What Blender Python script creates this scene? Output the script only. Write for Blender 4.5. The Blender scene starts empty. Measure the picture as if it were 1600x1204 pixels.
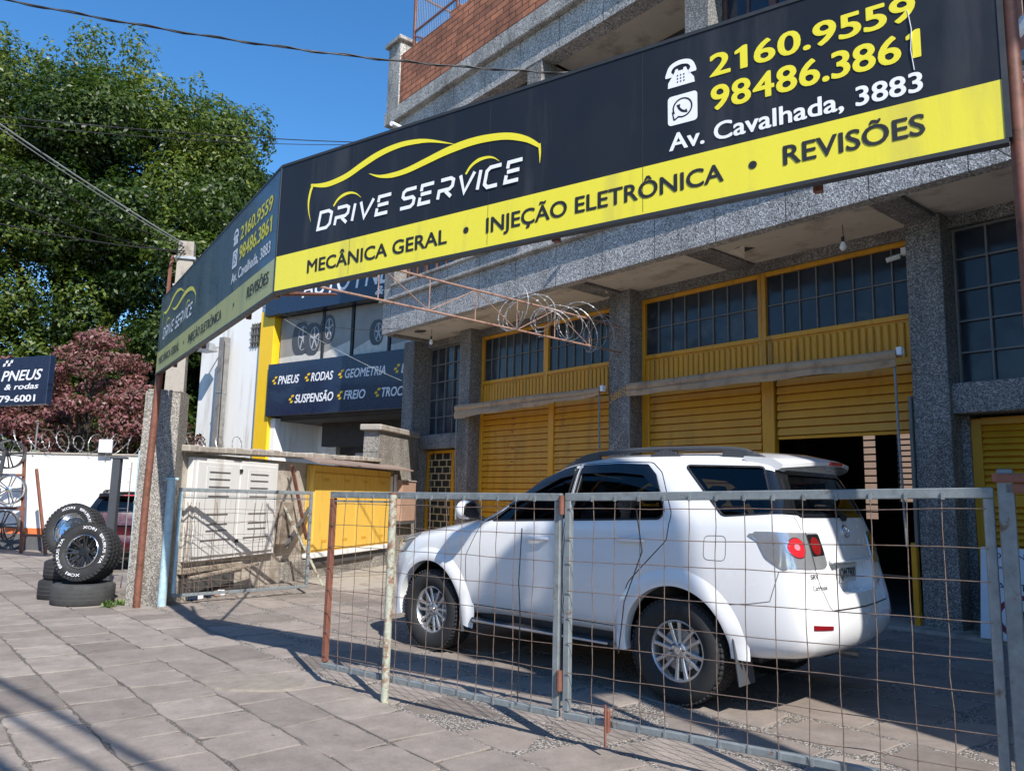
import bpy, bmesh, math, random
import numpy as np
from mathutils import Vector, Matrix
from mathutils.bvhtree import BVHTree
from mathutils.geometry import delaunay_2d_cdt
R = math.radians
rnd = random.Random(7)
scene = bpy.context.scene
COL = scene.collection

# ------------------------------------------------------------------ camera
f_px, pitch, roll, CAMH = 1220.0, R(8.15), R(1.3), 1.5
cp, sp_, cr, sr = math.cos(pitch), math.sin(pitch), math.cos(roll), math.sin(roll)
fw = Vector((0, cp, sp_)); r0 = Vector((1, 0, 0)); u0 = Vector((0, -sp_, cp))
rt = r0 * cr + u0 * sr; up = u0 * cr - r0 * sr
cd = bpy.data.cameras.new("camera"); cam = bpy.data.objects.new("camera", cd); COL.objects.link(cam)
cd.sensor_width = 36.0; cd.lens = f_px / 1600 * 36; cd.clip_end = 2000; cd.clip_start = 0.05
cam.matrix_world = Matrix(((rt.x, up.x, -fw.x, 0), (rt.y, up.y, -fw.y, 0), (rt.z, up.z, -fw.z, CAMH), (0, 0, 0, 1)))
scene.camera = cam

# ------------------------------------------------------------------ sky, sun, exposure
SUN = Vector((1.319, -2.778, 3.0)).normalized()
w = bpy.data.worlds.new("World"); scene.world = w; w.use_nodes = True
nt = w.node_tree; bg = nt.nodes["Background"]
sky = nt.nodes.new("ShaderNodeTexSky"); sky.sky_type = 'NISHITA'; sky.sun_disc = False
sky.sun_elevation = math.asin(SUN.z); sky.sun_rotation = math.atan2(SUN.x, SUN.y)
sky.altitude = 100; sky.air_density = 1.0; sky.dust_density = 0.1; sky.ozone_density = 3.4
hs_ = nt.nodes.new("ShaderNodeHueSaturation"); hs_.inputs["Saturation"].default_value = 1.26; nt.links.new(sky.outputs[0], hs_.inputs["Color"])
nt.links.new(hs_.outputs[0], bg.inputs[0]); bg.inputs[1].default_value = 0.15
sl = bpy.data.lights.new("sun", 'SUN'); sl.energy = 5.0; sl.angle = R(0.5); sl.color = (1.0, 0.95, 0.87)
so = bpy.data.objects.new("sun", sl); COL.objects.link(so)
so.rotation_euler = SUN.to_track_quat('Z', 'Y').to_euler(); so.location = (10, -20, 30)
scene.view_settings.view_transform = 'Standard'; scene.view_settings.look = 'None'
scene.view_settings.exposure = 0.5; scene.view_settings.gamma = 1
scene.cycles.max_bounces = 8; scene.cycles.transparent_max_bounces = 16

# ------------------------------------------------------------------ materials
def _n(t, ty, **kw):
    nd = t.nodes.new(ty)
    for k, v in kw.items(): setattr(nd, k, v)
    return nd
def _ramp(t, fac, stops, interp='LINEAR'):
    r = t.nodes.new("ShaderNodeValToRGB"); r.color_ramp.interpolation = interp
    e = r.color_ramp.elements
    while len(e) < len(stops): e.new(0.5)
    for el, (p, c) in zip(e, stops):
        el.position = p; el.color = (c[0], c[1], c[2], 1) if not isinstance(c, (int, float)) else (c, c, c, 1)
    t.links.new(fac, r.inputs[0]); return r.outputs[0]
def _mix(t, fac, a, b, mode='MIX'):
    m = t.nodes.new("ShaderNodeMix"); m.data_type = 'RGBA'; m.blend_type = mode
    for sock, v in ((m.inputs[0], fac), (m.inputs[6], a), (m.inputs[7], b)):
        if isinstance(v, bpy.types.NodeSocket): t.links.new(v, sock)
        elif isinstance(v, (int, float)): sock.default_value = v
        else: sock.default_value = (v[0], v[1], v[2], 1)
    return m.outputs[2]
def _math(t, op, a, b=0.0, c=None):
    m = t.nodes.new("ShaderNodeMath"); m.operation = op
    for i, v in enumerate((a, b, c)):
        if v is None: continue
        if isinstance(v, bpy.types.NodeSocket): t.links.new(v, m.inputs[i])
        else: m.inputs[i].default_value = v
    return m.outputs[0]
def _noise(t, co, scale, detail=5, rough=0.6, dist=0.0):
    n = _n(t, "ShaderNodeTexNoise"); n.inputs["Scale"].default_value = scale; n.inputs["Detail"].default_value = detail
    n.inputs["Roughness"].default_value = rough; n.inputs["Distortion"].default_value = dist
    t.links.new(co, n.inputs["Vector"]); return n.outputs[0]
def _map(t, co, sc):
    m = _n(t, "ShaderNodeMapping"); m.inputs[3].default_value = sc; t.links.new(co, m.inputs[0]); return m.outputs[0]
def newmat(name):
    m = bpy.data.materials.new(name); m.use_nodes = True; t = m.node_tree
    b = t.nodes["Principled BSDF"]; co = _n(t, "ShaderNodeTexCoord").outputs["Object"]
    return m, t, b, co
def bump(t, b, h, strength, dist=0.01):
    bp = _n(t, "ShaderNodeBump"); bp.inputs["Strength"].default_value = strength; bp.inputs["Distance"].default_value = dist
    t.links.new(h, bp.inputs["Height"]); t.links.new(bp.outputs[0], b.inputs["Normal"])
def plain(name, col, rough=0.6, metal=0.0, var=0.25, scale=5.0, dirt=None, dirt_amt=0.0, dirt_scale=3.0, bmp=0.0, bscale=80, coat=0.0, spec=0.5, streak=False):
    m, t, b, co = newmat(name)
    vec = _map(t, co, (1, 1, 0.12)) if streak else co
    n = _noise(t, vec, scale)
    c = _ramp(t, n, [(0.25, [x * (1 - var) for x in col]), (0.75, [min(1, x * (1 + var * .6)) for x in col])])
    if dirt is not None:
        d = _noise(t, vec, dirt_scale, 8, 0.7)
        fac = _ramp(t, d, [(0.62 - dirt_amt * .35, 0.0), (0.72 - dirt_amt * .2, 1.0)])
        c = _mix(t, fac, c, dirt)
    t.links.new(c, b.inputs["Base Color"]); b.inputs["Metallic"].default_value = metal
    rr = _ramp(t, _noise(t, co, scale * 2.3), [(0.3, max(0, rough - .08)), (0.7, min(1, rough + .1))]); t.links.new(rr, b.inputs["Roughness"])
    b.inputs["Coat Weight"].default_value = coat; b.inputs["Coat Roughness"].default_value = 0.06
    b.inputs["Specular IOR Level"].default_value = spec
    if bmp: bump(t, b, _noise(t, co, bscale, 6, .7), bmp)
    return m
def granilite(name, lo, mid, hi, joints=0.0, scale=44.0, stain=0.35):
    m, t, b, co = newmat(name)
    v = _n(t, "ShaderNodeTexVoronoi"); v.inputs["Scale"].default_value = scale; t.links.new(co, v.inputs["Vector"])
    sep = _n(t, "ShaderNodeSeparateColor"); t.links.new(v.outputs["Color"], sep.inputs[0])
    c = _ramp(t, sep.outputs[0], [(0.0, lo), (0.35, mid), (0.62, [x * 1.1 for x in mid]), (0.8, hi), (1.0, [min(1, x * 1.25) for x in hi])])
    st = _ramp(t, _noise(t, _map(t, co, (1, 1, .35)), 1.6, 8, .7), [(0.42, 1.0), (0.72, 1 - stain)])
    c = _mix(t, 1.0, c, st, 'MULTIPLY')
    if joints:
        sx = _n(t, "ShaderNodeSeparateXYZ"); t.links.new(co, sx.inputs[0])
        fr = _math(t, 'FRACT', _math(t, 'DIVIDE', sx.outputs[0], joints))
        c = _mix(t, _math(t, 'LESS_THAN', fr, 0.011), c, (0.03, 0.03, 0.03))
    t.links.new(c, b.inputs["Base Color"]); b.inputs["Roughness"].default_value = 0.75
    bump(t, b, v.outputs["Distance"], 0.5, 0.008)
    return m
def rusty(name, paint, rust=(0.16, 0.065, 0.03), amt=0.5, scale=7.0, metal=0.0, rough=.55):
    m, t, b, co = newmat(name)
    n = _noise(t, co, scale, 10, .72, .4)
    fac = _ramp(t, n, [(0.66 - amt * .35, 0.0), (0.72 - amt * .25, 1.0)])
    pv = _ramp(t, _noise(t, co, 14, 6, .7), [(0.3, [x * .7 for x in paint]), (0.7, [min(1, x * 1.12) for x in paint])])
    rv = _ramp(t, _noise(t, co, 40, 6, .7), [(0.3, [x * .5 for x in rust]), (0.7, [x * 1.5 for x in rust])])
    t.links.new(_mix(t, fac, pv, rv), b.inputs["Base Color"])
    b.inputs["Metallic"].default_value = metal; b.inputs["Roughness"].default_value = rough
    bump(t, b, n, .3, .004)
    return m
def glassmat(name, tint, refl=0.06, rough=0.02, through=0.3):
    m = bpy.data.materials.new(name); m.use_nodes = True; t = m.node_tree; t.nodes.remove(t.nodes["Principled BSDF"])
    out = t.nodes["Material Output"]
    tr = _n(t, "ShaderNodeBsdfTransparent"); tr.inputs[0].default_value = (tint[0], tint[1], tint[2], 1)
    gl = _n(t, "ShaderNodeBsdfGlossy"); gl.inputs["Roughness"].default_value = rough; gl.inputs[0].default_value = (1, 1, 1, 1)
    fr = _n(t, "ShaderNodeFresnel"); fr.inputs[0].default_value = 1.5
    mx = _n(t, "ShaderNodeMixShader"); t.links.new(fr.outputs[0], mx.inputs[0]); t.links.new(tr.outputs[0], mx.inputs[1]); t.links.new(gl.outputs[0], mx.inputs[2])
    t.links.new(mx.outputs[0], out.inputs[0]); return m
def leafmat(name, cols, trans=0.35, rough=0.42):
    m = bpy.data.materials.new(name); m.use_nodes = True; t = m.node_tree; b = t.nodes["Principled BSDF"]
    at = _n(t, "ShaderNodeAttribute"); at.attribute_name = "tint"
    c = _ramp(t, at.outputs["Fac"], [(i / (len(cols) - 1), cc) for i, cc in enumerate(cols)])
    t.links.new(c, b.inputs["Base Color"]); b.inputs["Roughness"].default_value = rough; b.inputs["Specular IOR Level"].default_value = .35
    tl = _n(t, "ShaderNodeBsdfTranslucent"); t.links.new(_mix(t, 1.0, c, (1.1, 1.25, .45), 'MULTIPLY'), tl.inputs[0])
    mx = _n(t, "ShaderNodeMixShader"); mx.inputs[0].default_value = trans
    t.links.new(b.outputs[0], mx.inputs[1]); t.links.new(tl.outputs[0], mx.inputs[2]); t.links.new(mx.outputs[0], t.nodes["Material Output"].inputs[0])
    return m

MAT = {}
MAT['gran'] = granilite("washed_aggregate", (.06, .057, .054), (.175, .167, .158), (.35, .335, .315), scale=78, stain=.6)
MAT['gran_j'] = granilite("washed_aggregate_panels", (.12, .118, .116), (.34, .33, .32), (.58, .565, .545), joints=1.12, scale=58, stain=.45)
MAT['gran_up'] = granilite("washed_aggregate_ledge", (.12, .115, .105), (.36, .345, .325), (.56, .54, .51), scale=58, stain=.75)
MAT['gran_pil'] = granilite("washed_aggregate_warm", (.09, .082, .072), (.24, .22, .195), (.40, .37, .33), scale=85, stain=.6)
MAT['yellow'] = plain("yellow_enamel", (.64, .30, .014), .42, var=.12, dirt=(.34, .16, .02), dirt_amt=.2, dirt_scale=4, streak=True)
MAT['yellow_sunlit'] = plain("yellow_enamel_sunlit", (.80, .50, .09), .5, var=.06, dirt=(.42, .27, .07), dirt_amt=.22, dirt_scale=5, streak=True)  # lighter copy of the yellow enamel: sunlit tone put into the colour
MAT['soffit'] = plain("soffit_board", (.62, .56, .47), .8, var=.12, scale=1.5, dirt=(.36, .31, .25), dirt_amt=.3, dirt_scale=1.7)
MAT['dark'] = plain("dark_interior", (.07, .067, .065), .85, var=.2)
MAT['darkwall'] = plain("dark_render", (.055, .05, .048), .85, var=.25)
MAT['concrete'] = plain("concrete", (.40, .36, .31), .85, var=.3, scale=3, dirt=(.20, .17, .14), dirt_amt=.4, bmp=.35, bscale=40)
MAT['plaster'] = plain("old_plaster", (.46, .41, .35), .85, var=.2, scale=2.2, dirt=(.24, .20, .16), dirt_amt=.4, bmp=.25, bscale=30)
MAT['whitewall'] = plain("white_wall_paint", (.83, .82, .80), .7, var=.05, scale=2, dirt=(.60, .57, .52), dirt_amt=.3, dirt_scale=2.2, streak=True, bmp=.08)
MAT['orange'] = plain("orange_wall_paint", (.72, .17, .05), .7, var=.1)
MAT['greybase'] = plain("grey_wall_paint", (.10, .10, .105), .75, var=.2)
MAT['ybright'] = plain("yellow_cladding", (.86, .53, .015), .35, var=.04)
MAT['navy'] = plain("navy_sign_vinyl", (.012, .022, .055), .3, var=.1, coat=.3)
MAT['black_sign'] = plain("black_sign_vinyl", (.015, .0155, .019), .42, var=.25, coat=.12, spec=.35, scale=1.3, dirt=(.034, .034, .037), dirt_amt=.3, dirt_scale=2.5, streak=True, bmp=.06, bscale=2.5)
MAT['yellow_sign'] = plain("yellow_sign_vinyl", (.80, .70, .035), .28, var=.04, coat=.4, dirt=(.62, .53, .06), dirt_amt=.3, dirt_scale=2, streak=True, bmp=.06, bscale=2.5)
MAT['black_sheen'] = plain("sky_sheen_black_vinyl", (.055, .06, .068), .30, var=.3, coat=.3, scale=1.5, dirt=(.10, .10, .10), dirt_amt=.3, dirt_scale=2, streak=True)  # lighter black for the side panel: grazing sky reflection put into the colour
MAT['yellow_sheen'] = plain("sky_sheen_yellow_vinyl", (.60, .55, .16), .35, var=.1, coat=.3, dirt=(.42, .39, .14), dirt_amt=.3, dirt_scale=2.5, streak=True)  # duller yellow for the side panel: weak grazing light put into the colour
MAT['redglint'] = plain("lamp_glint", (.85, .22, .26), .2, var=.1, coat=1)  # pinkish disc colour: bright highlight of the lamp painted in
MAT['black_ink'] = plain("black_ink", (.018, .018, .018), .5, var=.05)
MAT['white_ink'] = plain("white_ink", (.82, .82, .84), .5, var=.02)
MAT['yellow_ink'] = plain("yellow_ink", (.80, .70, .035), .45, var=.02)
MAT['sign_edge'] = plain("sign_frame_metal", (.03, .032, .035), .5, var=.2)
MAT['rust'] = rusty("brown_rusty_steel", (.22, .085, .055), (.13, .055, .03), .45)
MAT['rust_pale'] = rusty("faded_rusty_truss", (.36, .22, .17), (.20, .09, .06), .35)
MAT['rustwire'] = rusty("rusty_wire", (.17, .125, .10), (.12, .07, .045), .5, 30)
MAT['galv'] = rusty("galvanized_steel", (.25, .28, .29), (.17, .11, .08), .24, 11, .3, .55)
MAT['galvb'] = rusty("pale_blue_painted_steel", (.42, .57, .62), (.20, .12, .08), .15, 6)
MAT['galvg'] = rusty("peeling_green_white_steel", (.45, .47, .38), (.22, .12, .075), .55, 14)
MAT['bluepipe'] = rusty("light_blue_pipe_paint", (.36, .66, .80), (.25, .14, .09), .06, 6)
MAT['steel'] = plain("steel_bar", (.42, .42, .42), .4, metal=.7)
MAT['razor'] = plain("razor_wire_steel", (.46, .46, .46), .4, metal=.6)
MAT['winglass'] = plain("wired_window_glass", (.028, .036, .05), .13, var=.5, scale=1.6, dirt=(.07, .075, .085), dirt_amt=.25, dirt_scale=1.1, spec=.4)
MAT['upglass'] = plain("upper_window_glass", (.02, .028, .045), .06, var=.3)
MAT['sash'] = plain("window_bar_grey", (.17, .165, .155), .6, var=.25)
MAT['brownwood'] = plain("brown_window_wood", (.10, .045, .03), .5, var=.3, scale=8)
MAT['cloth'] = plain("awning_canvas", (.45, .30, .185), .85, var=.18, scale=3, dirt=(.27, .18, .11), dirt_amt=.3, dirt_scale=4)
MAT['cabgrey'] = plain("grey_cabinet_paint", (.66, .65, .63), .55, var=.06, dirt=(.45, .42, .38), dirt_amt=.18, streak=True)
MAT['rubber'] = plain("tyre_rubber", (.022, .022, .023), .75, var=.3, scale=12, bmp=.15)
MAT['rubber_old'] = plain("dusty_tyre_rubber", (.05, .05, .05), .85, var=.35, scale=7, bmp=.2)
MAT['alloy'] = plain("alloy_silver", (.62, .62, .63), .3, metal=.85, var=.08)
MAT['chrome'] = plain("polished_alloy", (.78, .78, .79), .14, metal=1, var=.05)
MAT['blackalloy'] = plain("black_alloy", (.015, .015, .016), .3, var=.2, coat=.5)
MAT['blackplastic'] = plain("black_plastic", (.02, .02, .022), .5, var=.2)
MAT['greyplastic'] = plain("dark_grey_plastic", (.065, .07, .08), .45, var=.15)
MAT['paint'] = plain("white_car_paint", (.78, .78, .79), .24, var=.015, coat=1.0, scale=1)
MAT['redpaint'] = plain("dark_red_car_paint", (.06, .004, .008), .3, var=.1, coat=1.0)
MAT['cglass'] = glassmat("tinted_car_glass", (.60, .62, .62))
MAT['rglass'] = glassmat("rear_car_glass", (.62, .62, .58))
MAT['blackgloss'] = plain("gloss_black_trim", (.010, .011, .013), .1, var=.1, coat=.5)
MAT['lens'] = plain("clear_lamp_lens", (.48, .49, .52), .12, metal=.6, var=.12, scale=14, coat=1)
MAT['redlens'] = plain("red_lamp_lens", (.62, .02, .03), .15, var=.2, scale=30, coat=1)
MAT['redlens2'] = plain("deep_red_lamp_lens", (.22, .008, .012), .15, var=.3, scale=30, coat=1)
MAT['seat'] = plain("seat_fabric", (.10, .095, .09), .9, var=.2)
MAT['wood'] = plain("weathered_wood", (.34, .28, .22), .85, var=.35, scale=9, dirt=(.16, .12, .09), dirt_amt=.4, bmp=.3, bscale=50)
MAT['pinkbox'] = plain("faded_meter_box", (.40, .25, .18), .7, var=.15)
MAT['board'] = plain("white_board_paint", (.70, .72, .76), .6, var=.06)
MAT['boardink'] = plain("board_ink", (.05, .04, .10), .6, var=.1)
MAT['boardred'] = plain("board_dark_red", (.20, .03, .05), .6, var=.1)
MAT['cable'] = plain("black_cable", (.018, .018, .02), .6, var=.2)
MAT['cablelt'] = plain("pale_cable", (.30, .32, .33), .5, var=.2)
MAT['bulb'] = plain("white_bulb", (.85, .85, .83), .3, var=.02)
MAT['bark'] = plain("tree_bark", (.06, .048, .036), .9, var=.4, scale=6, bmp=.6, bscale=20)
MAT['earth'] = plain("bare_ground", (.16, .14, .12), .95, var=.3, scale=.8)
MAT['interiorlight'] = plain("pale_rear_wall", (.72, .52, .42), .8, var=.1)

# paving: one tint per slab from a face attribute, plus grain and stains
def slabmat(name, cols, stainc):
    m, t, b, co = newmat(name)
    at = _n(t, "ShaderNodeAttribute"); at.attribute_name = "tint"
    c = _ramp(t, at.outputs["Fac"], [(i / (len(cols) - 1), cc) for i, cc in enumerate(cols)])
    g1 = _ramp(t, _noise(t, co, 3.5, 9, .72), [(.3, .72), (.7, 1.16)]); c = _mix(t, 1, c, g1, 'MULTIPLY')
    g2 = _ramp(t, _noise(t, co, 60, 6, .8), [(.3, .82), (.7, 1.12)]); c = _mix(t, 1, c, g2, 'MULTIPLY')
    st = _ramp(t, _noise(t, co, .9, 9, .72, .6), [(.56, 0.0), (.68, .65)]); c = _mix(t, st, c, stainc)
    sp = _ramp(t, _noise(t, co, 9, 4, .5), [(.70, 0.0), (.735, .7)]); c = _mix(t, sp, c, [x * .5 for x in stainc])
    t.links.new(c, b.inputs["Base Color"]); b.inputs["Roughness"].default_value = .82; b.inputs["Specular IOR Level"].default_value = .25
    h = _math(t, 'ADD', _noise(t, co, 7, 9, .75), _math(t, 'MULTIPLY', _noise(t, co, 90, 5, .8), .35)); bump(t, b, h, .45, .012)
    return m
MAT['slab'] = slabmat("sandstone_slab", [(.205, .175, .154), (.245, .21, .185), (.272, .233, .205), (.298, .257, .226), (.335, .29, .255)], (.185, .16, .14))
MAT['slab2'] = slabmat("forecourt_slab", [(.20, .17, .15), (.27, .228, .20), (.33, .28, .245)], (.18, .155, .135))
def gravelmat(name, lo, hi, scale):
    m, t, b, co = newmat(name)
    v = _n(t, "ShaderNodeTexVoronoi"); v.inputs["Scale"].default_value = scale; t.links.new(co, v.inputs["Vector"])
    sep = _n(t, "ShaderNodeSeparateColor"); t.links.new(v.outputs["Color"], sep.inputs[0])
    c = _ramp(t, sep.outputs[0], [(0, lo), (.55, [(a + b_) * .5 for a, b_ in zip(lo, hi)]), (1, hi)])
    e = _ramp(t, v.outputs["Distance"], [(.25, 1.0), (.6, .35)]); c = _mix(t, 1, c, e, 'MULTIPLY')
    t.links.new(c, b.inputs["Base Color"]); b.inputs["Roughness"].default_value = .9
    inv = _math(t, 'SUBTRACT', 1.0, v.outputs["Distance"]); bump(t, b, inv, .9, .012); return m
MAT['gravel'] = gravelmat("joint_gravel", (.16, .13, .11), (.66, .60, .54), 75)
MAT['sand'] = gravelmat("joint_sand", (.16, .135, .115), (.42, .37, .32), 120)
def brickmat(name):
    m, t, b, co = newmat(name)
    sx = _n(t, "ShaderNodeSeparateXYZ"); t.links.new(co, sx.inputs[0])
    cx = _n(t, "ShaderNodeCombineXYZ"); t.links.new(sx.outputs[0], cx.inputs[0]); t.links.new(sx.outputs[2], cx.inputs[1])
    br = _n(t, "ShaderNodeTexBrick"); t.links.new(cx.outputs[0], br.inputs["Vector"])
    br.inputs["Scale"].default_value = 1; br.inputs["Brick Width"].default_value = .40; br.inputs["Row Height"].default_value = .135
    br.inputs["Mortar Size"].default_value = .011; br.inputs["Bias"].default_value = -.1; br.inputs["Mortar Smooth"].default_value = .15
    br.inputs["Color1"].default_value = (.56, .21, .11, 1); br.inputs["Color2"].default_value = (.33, .125, .07, 1); br.inputs["Mortar"].default_value = (.075, .05, .038, 1)
    c = br.outputs[0]
    g = _ramp(t, _noise(t, co, 2.2, 9, .75), [(.38, 1.0), (.72, .30)]); c = _mix(t, 1, c, g, 'MULTIPLY')
    t.links.new(c, b.inputs["Base Color"]); b.inputs["Roughness"].default_value = .85
    inv = _math(t, 'SUBTRACT', 1.0, br.outputs["Fac"]); bump(t, b, inv, .9, .02); return m
MAT['brick'] = brickmat("parapet_brick")

# ------------------------------------------------------------------ mesh helpers
class MB:
    def __init__(s): s.v = []; s.f = []; s.mi = []; s.cur = 0; s.M = None
    def add(s, vs, fs):
        o = len(s.v)
        for p in vs:
            p = Vector(p)
            if s.M is not None: p = s.M @ p
            s.v.append(p)
        for q in fs: s.f.append([o + i for i in q]); s.mi.append(s.cur)
        return s
    def box(s, x0, x1, y0, y1, z0, z1, c=0.0):
        if c <= 0:
            vs = [(x, y, z) for x in (x0, x1) for y in (y0, y1) for z in (z0, z1)]
            return s.add(vs, [(0, 1, 3, 2), (4, 6, 7, 5), (0, 4, 5, 1), (2, 3, 7, 6), (0, 2, 6, 4), (1, 5, 7, 3)])
        cx, cy, cz = (x0 + x1) / 2, (y0 + y1) / 2, (z0 + z1) / 2; hx, hy, hz = abs(x1 - x0) / 2, abs(y1 - y0) / 2, abs(z1 - z0) / 2
        c = min(c, hx * .9, hy * .9, hz * .9); vs = []; ix = {}
        for a in (-1, 1):
            for b in (-1, 1):
                for d in (-1, 1):
                    for k, q in enumerate(((hx, hy - c, hz - c), (hx - c, hy, hz - c), (hx - c, hy - c, hz))):
                        ix[(a, b, d, k)] = len(vs); vs.append((cx + a * q[0], cy + b * q[1], cz + d * q[2]))
        fs = []
        for a in (-1, 1):
            fs.append([ix[(a, b, d, 0)] for b, d in ((-1, -1), (1, -1), (1, 1), (-1, 1))])
            fs.append([ix[(b, a, d, 1)] for b, d in ((-1, -1), (1, -1), (1, 1), (-1, 1))])
            fs.append([ix[(b, d, a, 2)] for b, d in ((-1, -1), (1, -1), (1, 1), (-1, 1))])
        for a in (-1, 1):
            for b in (-1, 1):
                fs.append([ix[(a, b, -1, 0)], ix[(a, b, 1, 0)], ix[(a, b, 1, 1)], ix[(a, b, -1, 1)]])
                fs.append([ix[(a, -1, b, 0)], ix[(a, 1, b, 0)], ix[(a, 1, b, 2)], ix[(a, -1, b, 2)]])
                fs.append([ix[(-1, a, b, 1)], ix[(1, a, b, 1)], ix[(1, a, b, 2)], ix[(-1, a, b, 2)]])
                for d in (-1, 1): fs.append([ix[(a, b, d, k)] for k in range(3)])
        return s.add(vs, fs)
    def beam(s, p, q, w, h=None, upv=(0, 0, 1), c=0.0):
        h = h or w; p = Vector(p); q = Vector(q); d = q - p; L = d.length; d.normalize(); uu = Vector(upv)
        if abs(d.dot(uu)) > .95: uu = Vector((1, 0, 0))
        sd = d.cross(uu).normalized(); u2 = sd.cross(d); old = s.M
        B = Matrix(((d.x, sd.x, u2.x, p.x), (d.y, sd.y, u2.y, p.y), (d.z, sd.z, u2.z, p.z), (0, 0, 0, 1)))
        s.M = B if old is None else old @ B
        s.box(0, L, -w / 2, w / 2, -h / 2, h / 2, c); s.M = old; return s
    def tube(s, pts, r, n=6, closed=False, cap=True):
        P = [Vector(p) for p in pts]; m = len(P); rr = r if isinstance(r, (list, tuple)) else [r] * m
        T = []
        for i in range(m):
            a = P[(i - 1) % m] if closed or i > 0 else P[i]; b = P[(i + 1) % m] if closed or i < m - 1 else P[i]
            d = b - a; T.append(d.normalized() if d.length > 1e-9 else Vector((0, 0, 1)))
        nrm = T[0].orthogonal().normalized(); vs = []
        for i in range(m):
            nrm = nrm - T[i] * nrm.dot(T[i])
            nrm = nrm.normalized() if nrm.length > 1e-6 else T[i].orthogonal().normalized()
            bn = T[i].cross(nrm)
            for k in range(n):
                a = 2 * math.pi * k / n; vs.append(P[i] + (nrm * math.cos(a) + bn * math.sin(a)) * rr[i])
        fs = []
        for i in range(m if closed else m - 1):
            j = (i + 1) % m
            for k in range(n): fs.append((i * n + k, i * n + (k + 1) % n, j * n + (k + 1) % n, j * n + k))
        if cap and not closed: fs.append(list(range(n))[::-1]); fs.append([(m - 1) * n + k for k in range(n)])
        return s.add(vs, fs)
    def lathe(s, prof, n=32, closed=False):            # prof: (radius, y); axis = Y
        vs = []; m = len(prof)
        for k in range(n):
            a = 2 * math.pi * k / n
            for r, y in prof: vs.append((r * math.cos(a), y, r * math.sin(a)))
        fs = []
        for k in range(n):
            k2 = (k + 1) % n
            for i in range(m if closed else m - 1):
                j = (i + 1) % m; fs.append((k * m + i, k * m + j, k2 * m + j, k2 * m + i))
        return s.add(vs, fs)
    def prism(s, poly, y0, y1):                         # poly in (x, z), extruded along y
        n = len(poly); vs = [(x, y0, z) for x, z in poly] + [(x, y1, z) for x, z in poly]
        fs = [list(range(n)), list(range(2 * n - 1, n - 1, -1))] + [(i, i + n, (i + 1) % n + n, (i + 1) % n) for i in range(n)]
        return s.add(vs, fs)
    def build(s, name, mats, parent=None, smooth=None, loc=None, rot=None, fix=True):
        me = bpy.data.meshes.new(name); me.from_pydata([tuple(p) for p in s.v], [], s.f)
        mats = mats if isinstance(mats, (list, tuple)) else [mats]
        for m in mats: me.materials.append(MAT[m] if isinstance(m, str) else m)
        if len(mats) > 1: me.polygons.foreach_set("material_index", s.mi)
        if fix:
            bm = bmesh.new(); bm.from_mesh(me); bmesh.ops.recalc_face_normals(bm, faces=bm.faces); bm.to_mesh(me); bm.free()
        if smooth:
            me.polygons.foreach_set("use_smooth", [True] * len(me.polygons)); me.set_sharp_from_angle(angle=R(smooth))
        me.update()
        return link(bpy.data.objects.new(name, me), parent, loc, rot)
def link(o, parent=None, loc=None, rot=None):
    COL.objects.link(o)
    if parent is not None: o.parent = parent
    if loc is not None: o.location = loc
    if rot is not None: o.rotation_euler = rot
    return o
def tag(o, label=None, cat=None, group=None, kind=None):
    if label: o['label'] = label
    if cat: o['category'] = cat
    if group: o['group'] = group
    if kind: o['kind'] = kind
    return o
def thing(name, label, cat, loc=(0, 0, 0), rz=0.0, group=None):
    o = bpy.data.objects.new(name, None); o.empty_display_size = .2
    link(o, None, loc, (0, 0, rz)); return tag(o, label, cat, group)
def copy_tree(o, parent=None):
    c = o.copy(); COL.objects.link(c); c.parent = parent
    for ch in [x for x in o.children]: copy_tree(ch, c)
    return c
def sag(p, q, d, n=16):
    p = Vector(p); q = Vector(q); return [p.lerp(q, i / n) - Vector((0, 0, 4 * d * (i / n) * (1 - i / n))) for i in range(n + 1)]
_gl = {}
def glyph(body, shear=0.0):
    k = (body, shear)
    if k not in _gl:
        c = bpy.data.curves.new("text", 'FONT'); c.body = body; c.shear = shear; c.resolution_u = 4; c.fill_mode = 'FRONT'
        t = bpy.data.objects.new("text", c); COL.objects.link(t); dg = bpy.context.evaluated_depsgraph_get()
        me = bpy.data.meshes.new_from_object(t.evaluated_get(dg)); bpy.data.objects.remove(t); bpy.data.curves.remove(c)
        n = len(me.vertices); v = np.empty(n * 3, 'f'); me.vertices.foreach_get('co', v); _gl[k] = (v.reshape(-1, 3).copy(), [tuple(p.vertices) for p in me.polygons]); bpy.data.meshes.remove(me)
    return _gl[k]
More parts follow.
